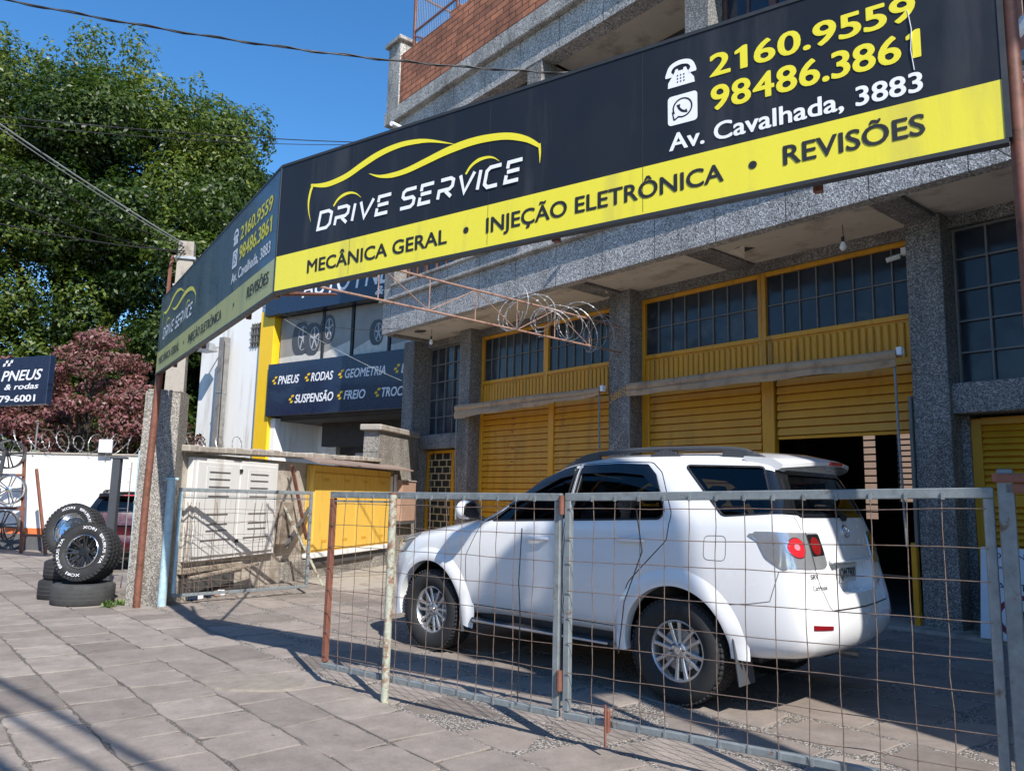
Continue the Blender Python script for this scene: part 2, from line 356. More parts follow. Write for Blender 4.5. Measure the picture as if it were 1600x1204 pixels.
def text(body, x0, x1, base, cap, mat, parent, y=-.002, shear=0.0, offset=.02, name="lettering", slope=0.0, cells=False):
    """flat lettering fitted to x0..x1; offset thickens the strokes (overlaid shifted copies, each a hair in front of the last)"""
    if cells:                                   # evenly spaced numerals
        V, F, x = [], [], 0.0
        for ch in body:
            if ch == '1': v = np.array([(0, .50, 0), (.0, .57, 0), (.19, .69, 0), (.25, .69, 0), (.25, 0, 0), (.125, 0, 0), (.125, .545, 0)], 'f'); f = [(0, 1, 2, 3, 6), (6, 3, 4, 5)]; adv = .50; sh_ = x + .06
            else:
                v, f = glyph(ch); v = v.copy(); wv = v[:, 0].max() - v[:, 0].min(); v[:, 0] -= v[:, 0].min(); sh_ = x; adv = wv + .09
                if ch != '.': v[:, 0] *= 1.06; adv = wv * 1.06 + .09
            v = v.copy(); v[:, 0] += sh_; o = sum(len(q) for q in V); V.append(v); F += [tuple(i + o for i in q) for q in f]; x += adv
        a, fs = np.concatenate(V), F
    else: a, fs = glyph(body, shear)
    mn, mx = a[:, 0].min(), a[:, 0].max(); b = offset; sx = (x1 - x0) / (mx - mn + 2 * b); sz = cap / (0.69 + 2 * b * .6)
    sh = [(0, 0)] if b <= 0 else [(0, 0), (b, 0), (-b, 0), (0, b * .8), (0, -b * .6), (b * .7, b * .6), (-b * .7, -b * .5), (b * .7, -b * .5), (-b * .7, b * .6)]
    vs, ff = [], []
    for k, (dx, dz) in enumerate(sh):
        X = x0 + (a[:, 0] - mn + b + dx) * sx; Z = base + (a[:, 1] + dz + b * .6) * sz + slope * (X - x0); o = k * len(a)
        vs.append(np.stack([X, np.full(len(a), y - .00012 * k), Z], 1)); ff += [tuple(i + o for i in q) for q in fs]
    me = bpy.data.meshes.new(name); me.from_pydata(np.concatenate(vs).tolist(), [], ff); me.materials.append(MAT[mat]); me.update()
    return link(bpy.data.objects.new(name, me), parent)
def ribbon(mb, pts, wd, y, closed=False):
    P = [Vector((p[0], p[1])) for p in pts]; m = len(P); ww = wd if isinstance(wd, (list, tuple)) else [wd] * m
    L, Rr = [], []
    for i in range(m):
        a = P[(i - 1) % m] if closed or i > 0 else None; b = P[(i + 1) % m] if closed or i < m - 1 else None
        d1 = (P[i] - a).normalized() if a is not None else (b - P[i]).normalized(); d2 = (b - P[i]).normalized() if b is not None else d1
        n1 = Vector((-d1.y, d1.x)); n2 = Vector((-d2.y, d2.x)); nn = (n1 + n2)
        nn = nn.normalized() if nn.length > 1e-4 else n1
        k = min(1.7, 1 / max(.5, nn.dot(n1))); L.append(P[i] + nn * ww[i] / 2 * k); Rr.append(P[i] - nn * ww[i] / 2 * k)
    vs = [(p.x, y, p.y) for p in L] + [(p.x, y, p.y) for p in Rr]
    return mb.add(vs, [(i, m + i, m + (i + 1) % m, (i + 1) % m) for i in range(m if closed else m - 1)])
def crom(pts, n=6):
    P = [np.array(p, float) for p in pts]; out = []
    for i in range(len(P) - 1):
        a = P[max(i - 1, 0)]; b = P[i]; c = P[i + 1]; d = P[min(i + 2, len(P) - 1)]
        for k in range(n):
            t = k / n; out.append(.5 * ((2 * b) + (-a + c) * t + (2 * a - 5 * b + 4 * c - d) * t * t + (-a + 3 * b - 3 * c + d) * t ** 3))
    out.append(P[-1]); return out
def disc(cx, cz, r, n=24): return [(cx + r * math.cos(2 * math.pi * i / n), cz + r * math.sin(2 * math.pi * i / n)) for i in range(n)]
def rrect(x0, x1, z0, z1, r, n=4):
    out = []
    for cx, cz, a0 in ((x1 - r, z1 - r, 0), (x0 + r, z1 - r, 90), (x0 + r, z0 + r, 180), (x1 - r, z0 + r, 270)):
        for k in range(n + 1): a = R(a0 + 90 * k / n); out.append((cx + r * math.cos(a), cz + r * math.sin(a)))
    return out
def flat(mb, poly, y): return mb.add([(x, y, z) for x, z in poly], [list(range(len(poly)))])
# ------------------------------------------------------------------ setting: ground and paving
BO = Vector((5.20, 9.87, 0.0)); BR = R(39.87 - 90)
BMAT = Matrix.Translation(BO) @ Matrix.Rotation(BR, 4, 'Z')
def bw(u, n, z=0.0): return BMAT @ Vector((u, n, z))
g = MB(); g.box(-220, 220, -60, 320, -.6, -.03); tag(g.build("ground", 'earth'), kind='structure')
g = MB(); g.box(-30, 9, -40, -13.2, -.2, -.10); tag(g.build("street", plain("asphalt", (.05, .05, .052), .9, var=.3, bmp=.3), loc=BO, rot=(0, 0, BR)), kind='structure')
g = MB(); g.box(-24, 10, -13.2, -13.05, -.2, .005, .02); tag(g.build("kerb", 'concrete', loc=BO, rot=(0, 0, BR)), kind='structure')

def slabs(name, mat, bed, regions, gap, zt, jit, seed):
    rg = random.Random(seed); vs, fs, tint = [], [], []
    for (ua, ub, na, nb_, rh, l0, l1) in regions:
        nrow = max(1, round((nb_ - na) / rh)); h = (nb_ - na) / nrow; edges = [na + i * h + (rg.uniform(-.03, .03) if 0 < i < nrow else 0) for i in range(nrow + 1)]
        for i in range(nrow):
            x = ua - rg.uniform(0, l0)
            while x < ub:
                L = rg.uniform(l0, l1); x1 = min(x + L, ub); xa = max(x, ua)
                if x1 - xa > .12:
                    gg = gap * rg.uniform(.6, 1.5) / 2; a, b, c, d = xa + gg, x1 - gg, edges[i] + gg * rg.uniform(.6, 1.3), edges[i + 1] - gg * rg.uniform(.6, 1.3)
                    ring = []; sk = rg.uniform(-jit, jit)
                    def side(p, q, k):
                        for j in range(k): ring.append((p[0] + (q[0] - p[0]) * j / k, p[1] + (q[1] - p[1]) * j / k))
                    A_, B_, C_, D_ = (a + sk, c), (b + sk, c), (b - sk, d), (a - sk, d)
                    side(A_, B_, 5); side(B_, C_, 4); side(C_, D_, 5); side(D_, A_, 4)
                    cxm, cym = (a + b) / 2, (c + d) / 2
                    ring = [(px + rg.uniform(-1, 1) * jit * .38, py + rg.uniform(-1, 1) * jit * .38) for px, py in ring]
                    for j in (0, 5, 9, 14): ring[j] = (ring[j][0] + (cxm - ring[j][0]) * .03, ring[j][1] + (cym - ring[j][1]) * .05)
                    z = zt + rg.uniform(-.004, .004); tx, ty = rg.uniform(-.008, .008), rg.uniform(-.008, .008); o = len(vs); m = len(ring)
                    for k, (ins, dz) in enumerate(((0, -.03), (0, -.005), (.007, 0))):
                        for px, py in ring:
                            dx, dy = px - cxm, py - cym; l = math.hypot(dx, dy) or 1
                            vs.append((px - dx / l * ins, py - dy / l * ins, z + dz + (tx * dx + ty * dy if k else 0)))
                    tt = min(1, max(0, rg.gauss(.5, .27)))
                    for k in range(2):
                        for j in range(m): fs.append((o + k * m + j, o + k * m + (j + 1) % m, o + (k + 1) * m + (j + 1) % m, o + (k + 1) * m + j)); tint.append(tt * .75)
                    fs.append([o + 2 * m + j for j in range(m)]); tint.append(tt)
                x = x1
    bo = len(vs)
    for (ua, ub, na, nb_, *_r) in regions:
        o = len(vs); vs += [(ua, na, 0), (ub, na, 0), (ub, nb_, 0), (ua, nb_, 0)]; fs.append((o, o + 1, o + 2, o + 3)); tint.append(0)
    nb_bed = len(regions)
    me = bpy.data.meshes.new(name); me.from_pydata(vs, [], fs); me.materials.append(MAT[mat]); me.materials.append(MAT[bed])
    me.polygons.foreach_set("material_index", [0] * (len(fs) - nb_bed) + [1] * nb_bed)
    at = me.attributes.new("tint", 'FLOAT', 'FACE'); at.data.foreach_set("value", tint); me.update()
    o = link(bpy.data.objects.new(name, me), None, BO, (0, 0, BR)); return tag(o, kind='structure')
slabs("sidewalk", 'slab', 'sand', [(-24, 10, -13.05, -7.18, .44, .42, .78), (-24, -7.05, -7.18, -4.2, .45, .45, .75)], .012, .010, .026, 3)
slabs("forecourt", 'slab2', 'gravel', [(-7.05, 10, -7.18, .0, .56, .55, .82)], .062, .004, .04, 5)
g = MB(); g.box(-24, -7.05, -4.2, 14, -.03, -.004); g.box(-12.6, -7.05, -4.2, .0, -.02, .0)
tag(g.build("side_yard", 'concrete', loc=BO, rot=(0, 0, BR)), kind='structure')

m = MB(); rg_ = random.Random(2); P_ = [(.42 * math.cos(2 * math.pi * i / 40) * (1 + rg_.uniform(-.05, .05)), .27 * math.sin(2 * math.pi * i / 40) * (1 + rg_.uniform(-.06, .06))) for i in range(40)]
m.add([(x, y, -.01) for x, y in P_] + [(x * .97, y * .96, .023) for x, y in P_], [(i, (i + 1) % 40, 40 + (i + 1) % 40, 40 + i) for i in range(40)] + [list(range(40, 80))])
tag(m.build("cement_patch", plain("old_cement", (.25, .215, .18), .9, var=.25, scale=12, bmp=.5, bscale=35), None, loc=(-1.98, 6.42, 0), rot=(0, 0, R(-8))), kind='structure')
# ------------------------------------------------------------------ the workshop building (local x along the facade, y into it)
bld = thing("workshop_building", "two storey grey aggregate clad workshop with yellow roller shutters and brick parapet", "building", BO, BR)
def bp(name, mat, *boxes, c=.008, parent=None, label=None):
    for b in boxes:
        m = MB(); m.box(*b, c); o = m.build(name, mat, parent or bld)
    return o
ZS = 5.25
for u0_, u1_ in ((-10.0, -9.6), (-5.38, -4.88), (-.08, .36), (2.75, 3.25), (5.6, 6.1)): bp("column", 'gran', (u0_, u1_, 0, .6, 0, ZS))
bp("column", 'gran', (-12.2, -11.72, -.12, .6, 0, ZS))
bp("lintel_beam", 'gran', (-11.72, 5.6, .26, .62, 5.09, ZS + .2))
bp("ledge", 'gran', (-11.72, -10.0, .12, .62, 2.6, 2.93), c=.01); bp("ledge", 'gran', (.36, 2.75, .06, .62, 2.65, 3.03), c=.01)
bp("soffit", 'soffit', (-11.4, -10.55, -.96, .26, ZS, ZS + .06), (-10.53, -5.5, -.96, .26, ZS + .001, ZS + .061), (-5.1, -2.95, -.96, .26, ZS, ZS + .06), (-2.5, -.1, -.96, .26, ZS, ZS + .06), (.3, 5.6, -.96, .26, ZS, ZS + .06), c=.002)
bp("soffit_beam", 'gran', (-5.5, -5.1, -.96, 0, ZS - .05, ZS + .06), (-2.95, -2.5, -.96, .26, ZS - .03, ZS + .06), (-.1, .3, -.96, 0, ZS - .05, ZS + .06), (-11.55, -11.4, -.96, .26, ZS - .06, ZS + .06))
m = MB(); m.prism([(p[0], p[1]) for p in ((-5.62, -.42), (-5.40, -.5), (-5.3, -.36), (-5.42, -.25), (-5.6, -.27))], ZS - .004, ZS + .02)
m.prism([(-2.45, -.52), (-2.2, -.62), (-2.05, -.42), (-2.3, -.36)], ZS - .004, ZS + .02); m.prism([(p[0] * 1.5 - 10.62 * .0 , p[1]) for p in disc(-7.15, -.62, .12, 20)], ZS - .004, ZS + .02)
m.v = [Vector((p.x, p.z, p.y)) for p in m.v]; m.build("soffit_hole", 'dark', bld)
for T in (((-2.46, -.55, ZS - .002), (-2.1, -.62, ZS - .002), (-2.28, -.35, ZS - .09)), ((-5.35, -.3, ZS - .006), (-5.12, -.45, ZS - .006), (-5.16, -.25, ZS - .08))):
    m = MB(); m.add(T, [(0, 1, 2)]); m.add([(p[0], p[1], p[2] + .004) for p in T], [(0, 1, 2)]); m.build("broken_soffit_flap", 'soffit', bld)
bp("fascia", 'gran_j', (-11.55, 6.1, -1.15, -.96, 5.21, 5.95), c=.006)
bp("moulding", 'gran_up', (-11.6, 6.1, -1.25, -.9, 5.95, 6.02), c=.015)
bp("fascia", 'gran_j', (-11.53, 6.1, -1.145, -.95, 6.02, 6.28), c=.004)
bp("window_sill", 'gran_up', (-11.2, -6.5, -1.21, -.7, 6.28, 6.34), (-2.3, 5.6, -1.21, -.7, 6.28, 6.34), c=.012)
# upper floor
for u0_, u1_ in ((-11.55, -11.12), (-6.5, -6.08), (-2.75, -2.30), (3.0, 3.45)): bp("column", 'gran', (u0_, u1_, -1.14, -.5, 6.02, 9.75))
bp("upper_beam", 'gran_j', (-11.58, 6.1, -1.15, -.8, 9.75, 10.38), c=.006)
bp("parapet_ledge", 'gran_up', (-11.7, 6.1, -1.28, -.8, 10.38, 10.74), c=.02)
bp("brick_parapet", 'brick', (-11.12, 6.1, -1.22, -1.0, 10.74, 12.05), c=.006)
x = -11.1
while x < 6:
    L = rnd.choice((.4, .4, .8, 1.2)); h = rnd.choice((0, .0, .07, .135, .135))
    if h: bp("loose_brick_course", 'brick', (x, min(6.05, x + L - .004), -1.215, -1.005, 12.052, 12.052 + h), c=.006)
    x += L
bp("parapet_pillar", 'gran_up', (-11.66, -11.12, -1.25, -.75, 10.74, 12.42)); bp("pillar_cap", 'gran_up', (-11.74, -11.04, -1.33, -.67, 12.42, 12.54), c=.02)
bp("parapet_side", 'brick', (-11.6, -11.4, -.75, 7.7, 10.74, 12.0))
bp("balcony_soffit", 'soffit', (-6.08, -2.75, -.8, 1.2, 9.8, 9.9), (-11.1, -6.5, -.8, -.4, 9.8, 9.9), (-2.3, 6, -.8, -.4, 9.8, 9.9), c=0)
bp("balcony_floor", 'concrete', (-6.08, -2.75, -.94, 1.2, 6.15, 6.3)); bp("balcony_back_wall", 'darkwall', (-6.08, -2.75, .12, .2, 6.3, 9.8))
bp("balcony_side_wall", 'darkwall', (-6.5, -6.1, -.5, 1.2, 6.3, 9.8), (-2.73, -2.3, -.5, 1.2, 6.3, 9.8))
bp("upper_wall", 'darkwall', (-11.5, -6.5, -.45, -.3, 6.02, 9.9), (-2.3, 6.1, -.45, -.3, 6.02, 9.9))
bp("side_wall", 'plaster', (-12.19, -11.75, .6, 7.8, 0, 5.4), (-11.55, -11.3, -.5, 7.8, 5.4, 10.6), c=0); bp("side_wall", 'plaster', (5.7, 6.05, .6, 7.8, 0, 10.6), c=0)
bp("rear_wall", 'plaster', (-11.3, 5.7, 7.62, 7.8, 5.4, 10.4), c=0); bp("roof_slab", 'concrete', (-11.45, 6, -.8, 7.8, 10.4, 10.6), c=0); bp("floor_slab", 'darkwall', (-11.7, 5.7, .62, 7.6, 5.35, 5.5), c=0)
def upper_window(ua, ub, z0, z1, n):
    k = max(2, round((ub - ua) / .42)); m = MB()
    m.box(ua, ub, n, n + .09, z0, z0 + .08, .008); m.box(ua, ub, n, n + .09, z1 - .08, z1, .008)
    for i in range(k + 1):
        x = ua + (ub - ua) * i / k; wd = .055 if i % 2 == 0 else .022; m.box(max(ua, x - wd), min(ub, x + wd), n - (.012 if i % 2 == 0 else -.012), n + .08, z0 + .08, z1 - .08, .006)
    m.box(ua, ub, n + .012, n + .07, z0 + (z1 - z0) * .62, z0 + (z1 - z0) * .62 + .05, .004)
    f = m.build("window", 'brownwood', bld); q = MB(); q.box(ua + .02, ub - .02, n + .04, n + .05, z0 + .05, z1 - .05); q.build("pane", 'upglass', f)
for ua in (-11.1, -9.95, -8.8, -7.65): upper_window(ua + .01, ua + 1.13, 6.34, 9.3, -.8)
for ua in (-2.28, -1.0, .28, 1.6): upper_window(ua + .01, ua + 1.26, 6.34, 9.75, -.8)
m = MB(); m.box(-11.1, -6.5, -.8, -.6, 9.3, 9.75); m.build("window_head", 'darkwall', bld)
# roof railing with a net
m = MB()
for u_ in (-11.0, -9.2, -7.4, -5.6, -3.8): m.box(u_ - .03, u_ + .03, -.98, -.92, 10.75, 13.75)
for z_ in (12.7, 13.72): m.beam((-11.0, -.95, z_), (-3.8, -.95, z_), .04)
m.beam((-11.0, -.95, 12.6), (-10.2, -.95, 12.1), .035); m.beam((-11.0, -.95, 13.7), (-11.0, 3, 13.7), .04); m.box(-11.03, -10.97, 2.97, 3.03, 10.6, 13.72)
rr = m.build("roof_railing", 'rust', bld)
m = MB()
for i in range(95):
    u_ = -10.98 + i * .075; m.tube([(u_, -.95, 12.1), (u_ + .012, -.955, 12.9), (u_, -.95, 13.7)], .0045, 4)
for i in range(12): m.tube([(-11.0, -.95, 12.3 + i * .12), (-3.8, -.95, 12.3 + i * .12)], .003, 4)
m.build("railing_net", 'cablelt', rr)

NW = .33
def transom(ua, ub):
    mid = (ua + ub) / 2 + .04; z0, z1 = 4.0, 5.09
    for a, b in ((ua, mid), (mid, ub)):
        m = MB(); m.box(a, a + .07, NW, NW + .1, z0, z1, .006); m.box(b - .07, b, NW, NW + .1, z0, z1, .006)
        m.box(a + .07, b - .07, NW + .002, NW + .1, z1 - .07, z1, .006); m.box(a + .07, b - .07, NW + .002, NW + .1, z0, z0 + .07, .006)
        fr = m.build("transom_window", 'yellow', bld); q = MB(); q.box(a + .06, b - .06, NW + .062, NW + .07, z0 + .06, z1 - .06); q.build("pane", 'winglass', fr)
        q = MB(); k = 8; zm = z0 + .07 + (z1 - z0 - .14) * .5
        for i in range(1, k): x = a + .07 + (b - a - .14) * i / k; q.box(x - .009, x + .009, NW + .035, NW + .065, z0 + .07, z1 - .07)
        for i in range(k): x = a + .07 + (b - a - .14) * (i + .02) / k; q.box(x, x + (b - a - .14) / k * .96, NW + .03, NW + .06, zm - .008, zm + .008)
        q.build("glazing_bars", 'sash', fr)
        m = MB(); m.box(a, a + .06, NW - .005, NW + .08, 3.44, z0, .005); m.box(b - .06, b, NW - .005, NW + .08, 3.44, z0, .005); m.box(a + .06, b - .06, NW + .04, NW + .08, 3.46, z0)
        x = a + .08
        while x < b - .1: m.box(x, x + .075, NW + .008, NW + .045, 3.47, z0 - .03, .012); x += .105
        m.build("corrugated_panel", 'yellow', bld)
transom(-9.6, -5.38); transom(-4.88, -.08)
def shutter(ua, ub, z0, z1, stain=False):
    m = MB(); z = z0; prof = []
    while z < z1 - .02:
        prof += [(NW + .055, z), (NW + .055, z + .015), (NW + .004, z + .0155), (NW + .006, z + .03), (NW + .028, z + .118), (NW + .055, z + .124)]; z += .125
    n = len(prof); m.add([(ua, y, zz) for y, zz in prof] + [(ub, y, zz) for y, zz in prof], [(i, i + 1, n + i + 1, n + i) for i in range(n - 1)])
    m.box(ua, ub, NW + .055, NW + .065, z0, z1); m.box(ua, ub, NW + .01, NW + .06, z0 - .045, z0 - .003, .006)
    return m.build("roller_shutter", 'yellow', bld, fix=False)
shutter(-9.5, -7.33, .05, 3.44); sh = shutter(-7.17, -5.42, .05, 3.44); shutter(-4.70, -2.5, .05, 3.44); shutter(-2.22, -.2, 2.5, 3.44)
bp("shutter_post", 'yellow', (-7.33, -7.17, NW - .02, NW + .1, 0, 3.44), c=.01); bp("shutter_post", 'yellow', (-2.46, -2.25, NW - .03, NW + .1, 0, 3.44), c=.01)
bp("shutter_guide", 'yellow', (-9.6, -9.5, NW - .01, NW + .1, 0, 3.44)); bp("shutter_guide", 'yellow', (-5.42, -5.38, NW - .01, NW + .1, 0, 3.44)); bp("shutter_guide", 'yellow', (-4.88, -4.71, NW - .01, NW + .1, 0, 3.44)); bp("shutter_guide", 'yellow', (-.19, -.08, NW - .01, NW + .1, 0, 3.44))
shutter(3.25, 5.6, .05, 3.0); bp("bay_wall", 'gran', (3.25, 5.6, .28, .62, 3.0, 5.09))
def graffiti():
    m = MB(); rg = random.Random(5)
    for i in range(26):
        x = -8.62 + rg.uniform(-.16, .16); z = 1.4 + i * .07; y = NW + .012
        m.add([(x, y, z), (x + rg.uniform(.03, .12), y, z + rg.uniform(-.01, .02)), (x + rg.uniform(.03, .1), y, z + rg.uniform(.02, .05))], [(0, 1, 2)])
    m.build("scuff_marks", 'rust', bld, fix=False)
graffiti()
def awning(ua, ub, n, droop):
    k = 24; m = MB(); vs = []
    for i in range(k + 1):
        x = ua + (ub - ua) * i / k; t = i / k; dz = -.03 * math.sin(t * 9) * .3; rr_ = .075; dr = droop[0] + (droop[1] - droop[0]) * t + .012 * math.sin(t * 23)
        for j in range(7): a = R(100 + 22 * j); vs.append((x, n + rr_ * math.cos(a), 3.44 + dz + rr_ * math.sin(a)))
        vs.append((x, n - .078 + .01 * math.sin(t * 17), 3.44 - dr * .5)); vs.append((x, n - .072 + .012 * math.sin(t * 13 + 1), 3.44 - dr)); vs.append((x, n - .03, 3.44 - dr + .03))
    c = 10
    m.add(vs, [(i * c + j, i * c + j + 1, (i + 1) * c + j + 1, (i + 1) * c + j) for i in range(k) for j in range(c - 1)])
    m.box(ua + .01, ub - .01, n - .03, n + .14, 3.42, 3.50); o = m.build("folded_awning", 'cloth', bld, smooth=50, fix=False)
    for x in (ua + .03, ub - .04): q = MB(); q.tube([(x, n - .02, 3.42), (x + .01, n - .02, 2.4), (x + .03, n + .02, 1.0)], .017, 8); q.build("awning_arm", 'galv', o)
    q = MB(); q.box(ub + .0, ub + .07, n - .06, n + .04, 3.42, 3.53, .01); q.build("end_cap", 'white_ink', o)
awning(-9.85, -5.42, -.14, (.24, .10)); awning(-4.78, -.18, -.14, (.16, .17))
# small windows, doors
def bar_window(ua, ub, z0, z1, nx, nz):
    m = MB(); m.box(ua, ua + .03, NW, NW + .06, z0, z1); m.box(ub - .03, ub, NW, NW + .06, z0, z1); m.box(ua + .03, ub - .03, NW, NW + .06, z0, z0 + .03); m.box(ua + .03, ub - .03, NW, NW + .06, z1 - .03, z1)
    for i in range(1, nx): x = ua + (ub - ua) * i / nx; m.box(x - .012, x + .012, NW + .005, NW + .05, z0 + .03, z1 - .03)
    for j in range(1, nz):
        z = z0 + (z1 - z0) * j / nz
        for i in range(nx): a = ua + (ub - ua) * i / nx; m.box(a + .013, a + (ub - ua) / nx - .013, NW + .008, NW + .045, z - .012, z + .012)
    f = m.build("window", 'sash', bld); q = MB(); q.box(ua + .01, ub - .01, NW + .052, NW + .058, z0 + .01, z1 - .01); q.build("pane", 'winglass', f)
bar_window(-11.70, -10.02, 2.94, 5.08, 5, 5); bar_window(.37, 2.74, 3.04, 5.08, 6, 5)
m = MB(); ua, ub = -11.70, -10.05
for a, b in ((ua, ua + .08), (ua + 1.05, ua + 1.17), (ub - .04, ub)): m.box(a, b, NW, NW + .07, 0.02, 2.56, .006)
m.box(ua + .08, ub - .04, NW + .003, NW + .07, 2.5, 2.57, .006); m.box(ua + .08, ub - .04, NW + .003, NW + .07, .02, .12, .006)
gd = m.build("grille_door", 'yellow', bld); q = MB()
for a, b in ((ua + .08, ua + 1.05), (ua + 1.17, ub - .04)):
    nr = 15
    for j in range(1, nr): z = .12 + 2.38 * j / nr; q.box(a, b, NW + .02, NW + .045, z - .012, z + .012)
    for j in range(nr):
        x = a + (.12 if j % 2 else .27)
        while x < b - .03: q.box(x - .012, x + .012, NW + .022, NW + .043, .12 + 2.38 * j / nr + .012, .12 + 2.38 * (j + 1) / nr - .012); x += .31
q.build("lattice", plain("cream_grille", (.50, .40, .22), .6), gd); q = MB(); q.box(ua, ub, NW + .2, NW + .22, 0, 2.6); q.build("backing", 'dark', gd)
m = MB(); ua, ub = .46, 2.72
for a, b in ((ua, ua + .12), ((ua + ub) / 2 - .06, (ua + ub) / 2 + .06), (ub - .1, ub)): m.box(a, b, NW, NW + .07, .02, 2.6, .006)
m.box(ua + .12, ub - .1, NW + .003, NW + .07, 2.52, 2.61, .006); m.box(ua + .12, ub - .1, NW + .003, NW + .07, .02, .2, .006); m.box(ua + .12, ub - .1, NW + .003, NW + .07, 1.52, 1.66, .006)
ld = m.build("louvre_door", 'yellow', bld); q = MB()
for z0_, z1_ in ((.2, 1.52), (1.66, 2.52)):
    z = z0_
    while z < z1_ - .04:
        for a, b in ((ua + .12, (ua + ub) / 2 - .06), ((ua + ub) / 2 + .06, ub - .1)): q.add([(a, NW + .06, z + .075), (b, NW + .06, z + .075), (b, NW + .012, z + .012), (a, NW + .012, z + .012), (a, NW + .016, z + .004), (b, NW + .016, z + .004)], [(0, 1, 2, 3), (3, 2, 5, 4)])
        z += .078
q.box(ua, ub, NW + .075, NW + .085, .05, 2.6); q.build("louvres", 'yellow', ld, fix=False)
bp("jamb_wall", 'gran', (.36, .46, .3, .62, 0, 2.65)); bp("door_step", 'concrete', (-12.2, 5.6, -.35, .62, -.05, .045), c=.01)
m = MB(); m.box(-.19, -.12, -.02, .06, 0, 1.05, .008); m.build("stop_post", 'yellow', bld); m = MB(); m.box(-.13, -.09, -.03, .3, 1.0, 2.9, .004); m.build("door_channel", 'sash', bld)
text("3883", -5.35, -4.98, 3.22, .135, 'yellow', bld, y=-.004, offset=.0, name="house_number", slope=.38)
# workshop interior seen under the half open shutter
bp("interior_wall", 'dark', (-11.7, -5.2, 7.5, 7.6, 0, 5.35), (-5.2, -4.42, 7.5, 7.6, 0, 2.1), (-5.2, -4.42, 7.5, 7.6, 3.1, 5.35), (-4.42, -4.1, 7.5, 7.6, 0, 1.2), (-4.42, -4.1, 7.5, 7.6, 3.15, 5.35), (-4.1, -3.62, 7.5, 7.6, 0, 5.35), (-3.62, -3.3, 7.5, 7.6, 0, 1.6), (-3.62, -3.3, 7.5, 7.6, 3.1, 5.35), (-3.3, 5.6, 7.5, 7.6, 0, 5.35), (-9.4, -9.2, .7, 7.5, 0, 5.35), (2.9, 3.1, .7, 7.5, 0, 5.35), (-5.2, -4.42, 7.5, 7.6, 2.1, 3.1), c=0)
for a, b, z0_, z1_ in ((-4.42, -4.1, 1.2, 3.15), (-3.62, -3.3, 1.6, 3.1)):
    m = MB()
    for j in range(1, 12): z = z0_ + (z1_ - z0_) * j / 12; m.box(a, b, 7.53, 7.55, z - .018, z + .018)
    m.build("rear_window_bars", 'dark', bld)
bp("neighbouring_pale_wall", 'interiorlight', (-8, 0, 11.2, 11.3, 0, 3.8), c=0)
bp("interior_pier", 'dark', (-4.75, -4.6, 5.2, 5.4, 0, 5.3), (-3.9, -3.75, 6, 6.2, 0, 5.3), c=0)
# ------------------------------------------------------------------ the big billboard over the entrance
SO = Vector((-1.815, 5.747, 3.0)); SR = math.atan2(-.56, .828); SL = 4.70; LL = 5.20; LROT = R(-56.8) - SR
sign = thing("billboard_sign", "long bent black and yellow car workshop billboard on rusty brown posts above the gates", "billboard", SO, SR)
def zb(x): return .011 * x if x > 0 else 0.0
def panel(x0, x1, k, name):
    """front sheet of the sign: black above, yellow band below (k = slope of the bottom edge)"""
    m = MB(); n = 12
    for i in range(n):
        a = x0 + (x1 - x0) * i / n; b = x0 + (x1 - x0) * (i + 1) / n
        za, zc = k * max(a, 0), k * max(b, 0)
        m.cur = 1; m.add([(a, 0, za), (b, 0, zc), (b, 0, zc + .268), (a, 0, za + .268)], [(0, 1, 2, 3)])
        m.cur = 0; m.add([(a, 0, za + .268), (b, 0, zc + .268), (b, 0, .985), (a, 0, .985)], [(0, 1, 2, 3)])
    m.cur = 2; m.box(x0, x1, .004, .04, .02 + (k * x1 if k else 0), .98)
    return m.build(name, ['black_sign', 'yellow_sign', 'sign_edge'] if x1 > 0 else ['black_sheen', 'yellow_sheen', 'sign_edge'], sign, fix=False)
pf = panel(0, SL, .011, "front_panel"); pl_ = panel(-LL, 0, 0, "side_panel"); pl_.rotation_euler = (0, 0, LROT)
def trims(par, x0, x1, k):
    for a, b, za, zc in ((x0, x1, k * max(x0, 0) - .012, k * max(x1, 0) - .012), (x0, x1, .992, .992)):
        m = MB(); m.beam((a, .02, za), (b, .02, zc), .05, .02); m.build("frame_rail", 'sign_edge', par)
    m = MB(); m.box(x1 - .012, x1 + .012, -.004, .045, k * max(x1, 0) + .0, .985); m.build("frame_rail", 'sign_edge', par)
trims(pf, 0, SL, .011); trims(pl_, -LL, -.01, 0)
